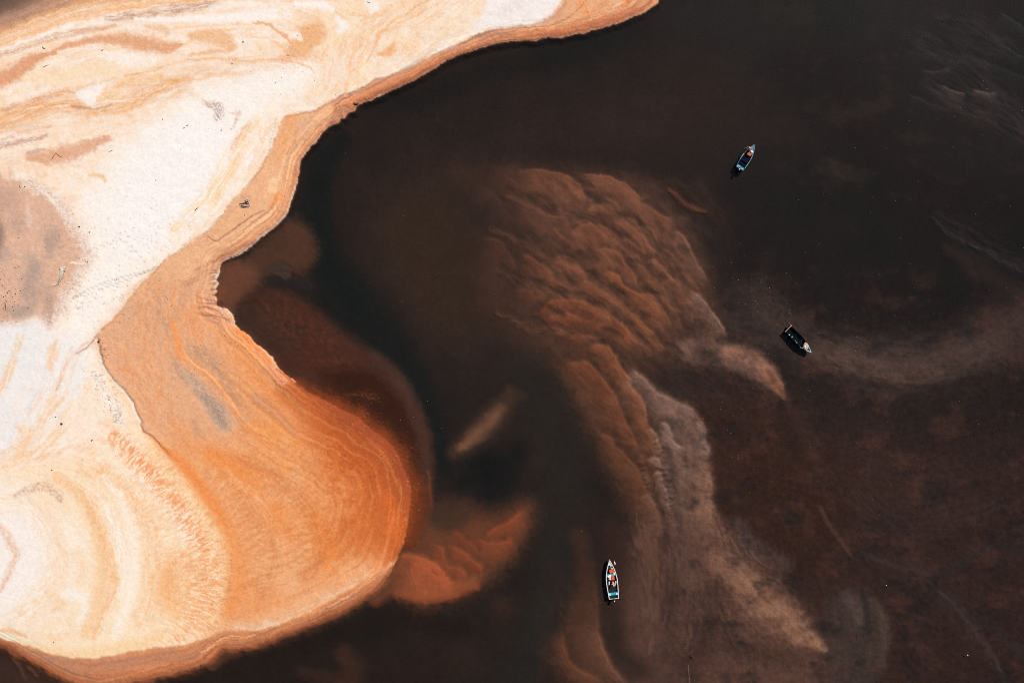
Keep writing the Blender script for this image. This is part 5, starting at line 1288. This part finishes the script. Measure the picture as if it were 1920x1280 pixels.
TW = [((369,397),(375,391),.07,'dark twig alone on the white sheet near the orange bank'), ((210,287),(218,284),.05,'forked twig at the right end of the tan smear on white sand'),
 ((196,99.5),(200,97),.05,'short twig on pale sand below the long tan streak'), ((88,131),(99,126),.04,'thin curved twig on cream sand right of the tan patch'),
 ((87,93),(92,97),.09,'stubby dark stick near the upper left on cream sand'), ((44,350),(46.5,355),.06,'short dark stick at the top edge of the mauve flat'),
 ((347,245),(352,242),.05,'left of two small twigs high on the white sheet'), ((353,239.5),(358,237),.05,'right of two small twigs high on the white sheet'), ((417,249),(420,244),.05,'small twig on white sand beside the orange streaks'),
 ((17,568),(18.5,582),.09,'curved dark stick on the left edge of the mauve flat'), ((104,302),(112,290),.05,'bent twig lying in the middle of the tan smear'), ((112,290),(124,298),.05,'long twig across the right half of the tan smear'),
 ((450,1221),(460,1218.5),.10,'dark waterlogged stick at the southern waterline'), ((540,107.5),(545,108),.05,'tiny twig on the tan patch near the top'), ((690,8),(697,9.5),.05,'thin twig on white sand at the top edge')]
for k, (a, b, r, lb) in enumerate(TW):
    r *= .62
    A = at(*a, r * .8); Bq = at(*b, r * .8); mid = A.lerp(Bq, .5) + Vector((.06 * math.sin(k), .08 * math.cos(k * 2), .04))
    t = thing('twig', lb, 'twig', A)
    bm = bmesh.new(); tube(bm, [Vector((0, 0, 0)), mid - A, Bq - A], [r, r * .8, r * .35], 6); part('stem', bm, 'twig', t)
    bm = bmesh.new(); tube(bm, [mid - A, mid - A + Vector((.18 * math.cos(k), .16 * math.sin(k * 1.7), .06))], [r * .6, r * .2], 5); part('side_branch', bm, 'twig', t)

ST_ = [((155,426.5),.17,'dark stone on the rim of the mauve flat'), ((173.5,437),.12,'dark stone on white sand right of the mauve flat'), ((122,793),.22,'largest dark clump on the cream apron left of the cut bank'), ((111,780),.12,'small stone beside the largest dark clump on the apron'),
 ((178.5,823.5),.2,'dark clump on the cream sand above the rings'), ((310,227),.13,'small dark stone high on the white sheet'), ((297,340),.12,'small dark stone in the middle of the white sheet'), ((459.5,83),.14,'dark stone on pale sand near the top'),
 ((439,123.5),.12,'dark stone on the thin orange line near the top'), ((665.5,195.5),.26,'left of two dark lumps at the northern waterline'), ((669.5,195.5),.28,'right of two dark lumps at the northern waterline'), ((377,1246.5),.24,'dark lump at the southern waterline'),
 ((461,404.5),.14,'small dark lump on the orange bank below the stick heap'), ((104,879),.14,'dark pebble on cream sand at the left'), ((105,1200),.1,'pebble near the southern cut bank'), ((54,352.5),.12,'small stone on the top rim of the mauve flat'),
 ((43,447),.12,'dark stone in the middle of the mauve flat'), ((5.5,505),.2,'upper dark lump at the left edge of the mauve flat'), ((5.5,546),.2,'middle dark lump at the left edge of the mauve flat'), ((2,588),.18,'lowest dark lump at the left edge of the mauve flat'),
 ((190,640.5),.22,'dark lump in the notch where the cut bank begins'), ((75,1259),.14,'dark stone in the lower left strip of wet sand')]
for k, (a, r, lb) in enumerate(ST_):
    r *= .72
    bm = bmesh.new(); sack(bm, at(*a, r * .35), (r, r * (.7 + .3 * math.sin(k)), r * .6), 60 + k, k, .2)
    o = part('stone' if 'clump' not in lb and 'lump' not in lb else 'debris_clump', bm, 'stone', None, smooth_it=True); tag(o, lb, 'stone' if 'stone' in lb or 'pebble' in lb else 'debris')

for (u, v), r, lb in [((1814,1227.5),.10,'bright white float alone on the brown water at the lower right'), ((1661.5,1096.7),.07,'small white float above the pale round shoal at the lower right')]:
    f = thing('net_float', lb, 'float', (wx(u), wy(v), .02))
    bm = bmesh.new(); ball(bm, (0, 0, .02), r, (1, 1, .8), 12); part('float_body', bm, 'white', f, smooth_it=True)
    bm = bmesh.new(); tube(bm, [(0, 0, .1), (0, 0, .1 + r)], .02, 6); part('eyelet', bm, 'pole', f)

st = thing('sunken_branch', 'short black branch in the shallow water near the bottom edge', 'branch', (wx(1299), wy(1230), .02))
bm = bmesh.new(); tube(bm, [(-.22,.22,0), (0,.02,.05), (.24,-.2,0)], [.05,.09,.06], 7); part('stem', bm, 'twig', st)
bm = bmesh.new(); tube(bm, [(0,.02,.05), (.16,.10,.1)], [.05,.02], 6); part('side_branch', bm, 'twig', st)
pl = thing('slim_pole', 'long slim pale pole standing slanted in the shallows at the bottom edge', 'pole', (wx(1290), wy(1246), .03))
bm = bmesh.new(); tube(bm, [(0,0,0), (.12,-1.3,.03), (.28,-2.9,.05)], [.016,.018,.016], 6); part('shaft', bm, 'rope', pl)
bm = bmesh.new(); ball(bm, (0, .02, 0), .05, seg=8); part('knob', bm, 'pole', pl)

# foam flecks drifting on the water (too many and too small to count)
rng2 = np.random.default_rng(12)
fl_pts = []
def scatter(cu, cv, su, sv, n, r0, r1):
    for _ in range(n // 2):
        u = rng2.normal(cu, su); v = rng2.normal(cv, sv)
        if 0 < u < 1930 and 0 < v < 1290 and zat(u, v) < -.04: fl_pts.append((u, v, rng2.uniform(r0, r1)))
scatter(1400,545,45,40,90,.02,.05); scatter(1530,640,70,40,60,.02,.045); scatter(700,820,60,50,90,.02,.05); scatter(760,900,25,50,70,.02,.05)
scatter(1640,480,130,110,90,.02,.045); scatter(1600,850,220,160,160,.02,.04); scatter(1350,820,40,60,40,.02,.045); scatter(1300,1150,120,80,80,.02,.04); scatter(760,450,80,80,30,.02,.04); scatter(1780,150,70,60,50,.02,.045)
bm = bmesh.new()
for u, v, r in fl_pts:
    c = Vector((wx(u), wy(v), .006)); n = 6
    ring = [bm.verts.new(c + Vector((r * math.cos(6.283 * k / n) * rng2.uniform(.7, 1.3), r * math.sin(6.283 * k / n) * rng2.uniform(.7, 1.3), 0))) for k in range(n)]
    top = bm.verts.new(c + Vector((0, 0, .012)))
    for k in range(n): bm.faces.new((ring[k], ring[(k + 1) % n], top))
fo = part('foam_flecks', bm, 'rope', None); fo["kind"] = "stuff"; fo["label"] = "tiny pale foam flecks drifting on the dark water"; fo["category"] = "foam"
# crumbs of dark litter on the dry sand
cr = []
def litter(cu, cv, su, sv, n, r0=.03, r1=.09):
    for _ in range(n):
        u = rng2.normal(cu, su); v = rng2.normal(cv, sv)
        if 0 < u < 800 and 0 < v < 1280 and zat(u, v) > .05: cr.append((u, v, rng2.uniform(r0, r1)))
litter(260,400,90,110,40,.02,.06); litter(300,180,200,90,30,.02,.06); litter(22,545,16,35,60,.04,.12); litter(210,730,18,35,70,.03,.08); litter(180,900,90,120,20,.02,.06); litter(430,680,60,60,60); litter(200,660,8,20,40); litter(435,1080,3,30,14); litter(560,120,60,50,40)
litter(990,25,40,18,40); litter(450,640,30,20,40); litter(230,560,50,30,60)
bm = bmesh.new()
for u, v, r in cr:
    a = rng2.uniform(0, 6.28); e = rng2.uniform(.35, .9)
    box(bm, at(u, v, r * .25), (r * 1.6, r * e, r * .6), a)
li = part('dark_litter', bm, 'stone', None); li["kind"] = "stuff"; li["label"] = "scattered crumbs of dark plant litter on the dry sand"; li["category"] = "litter"
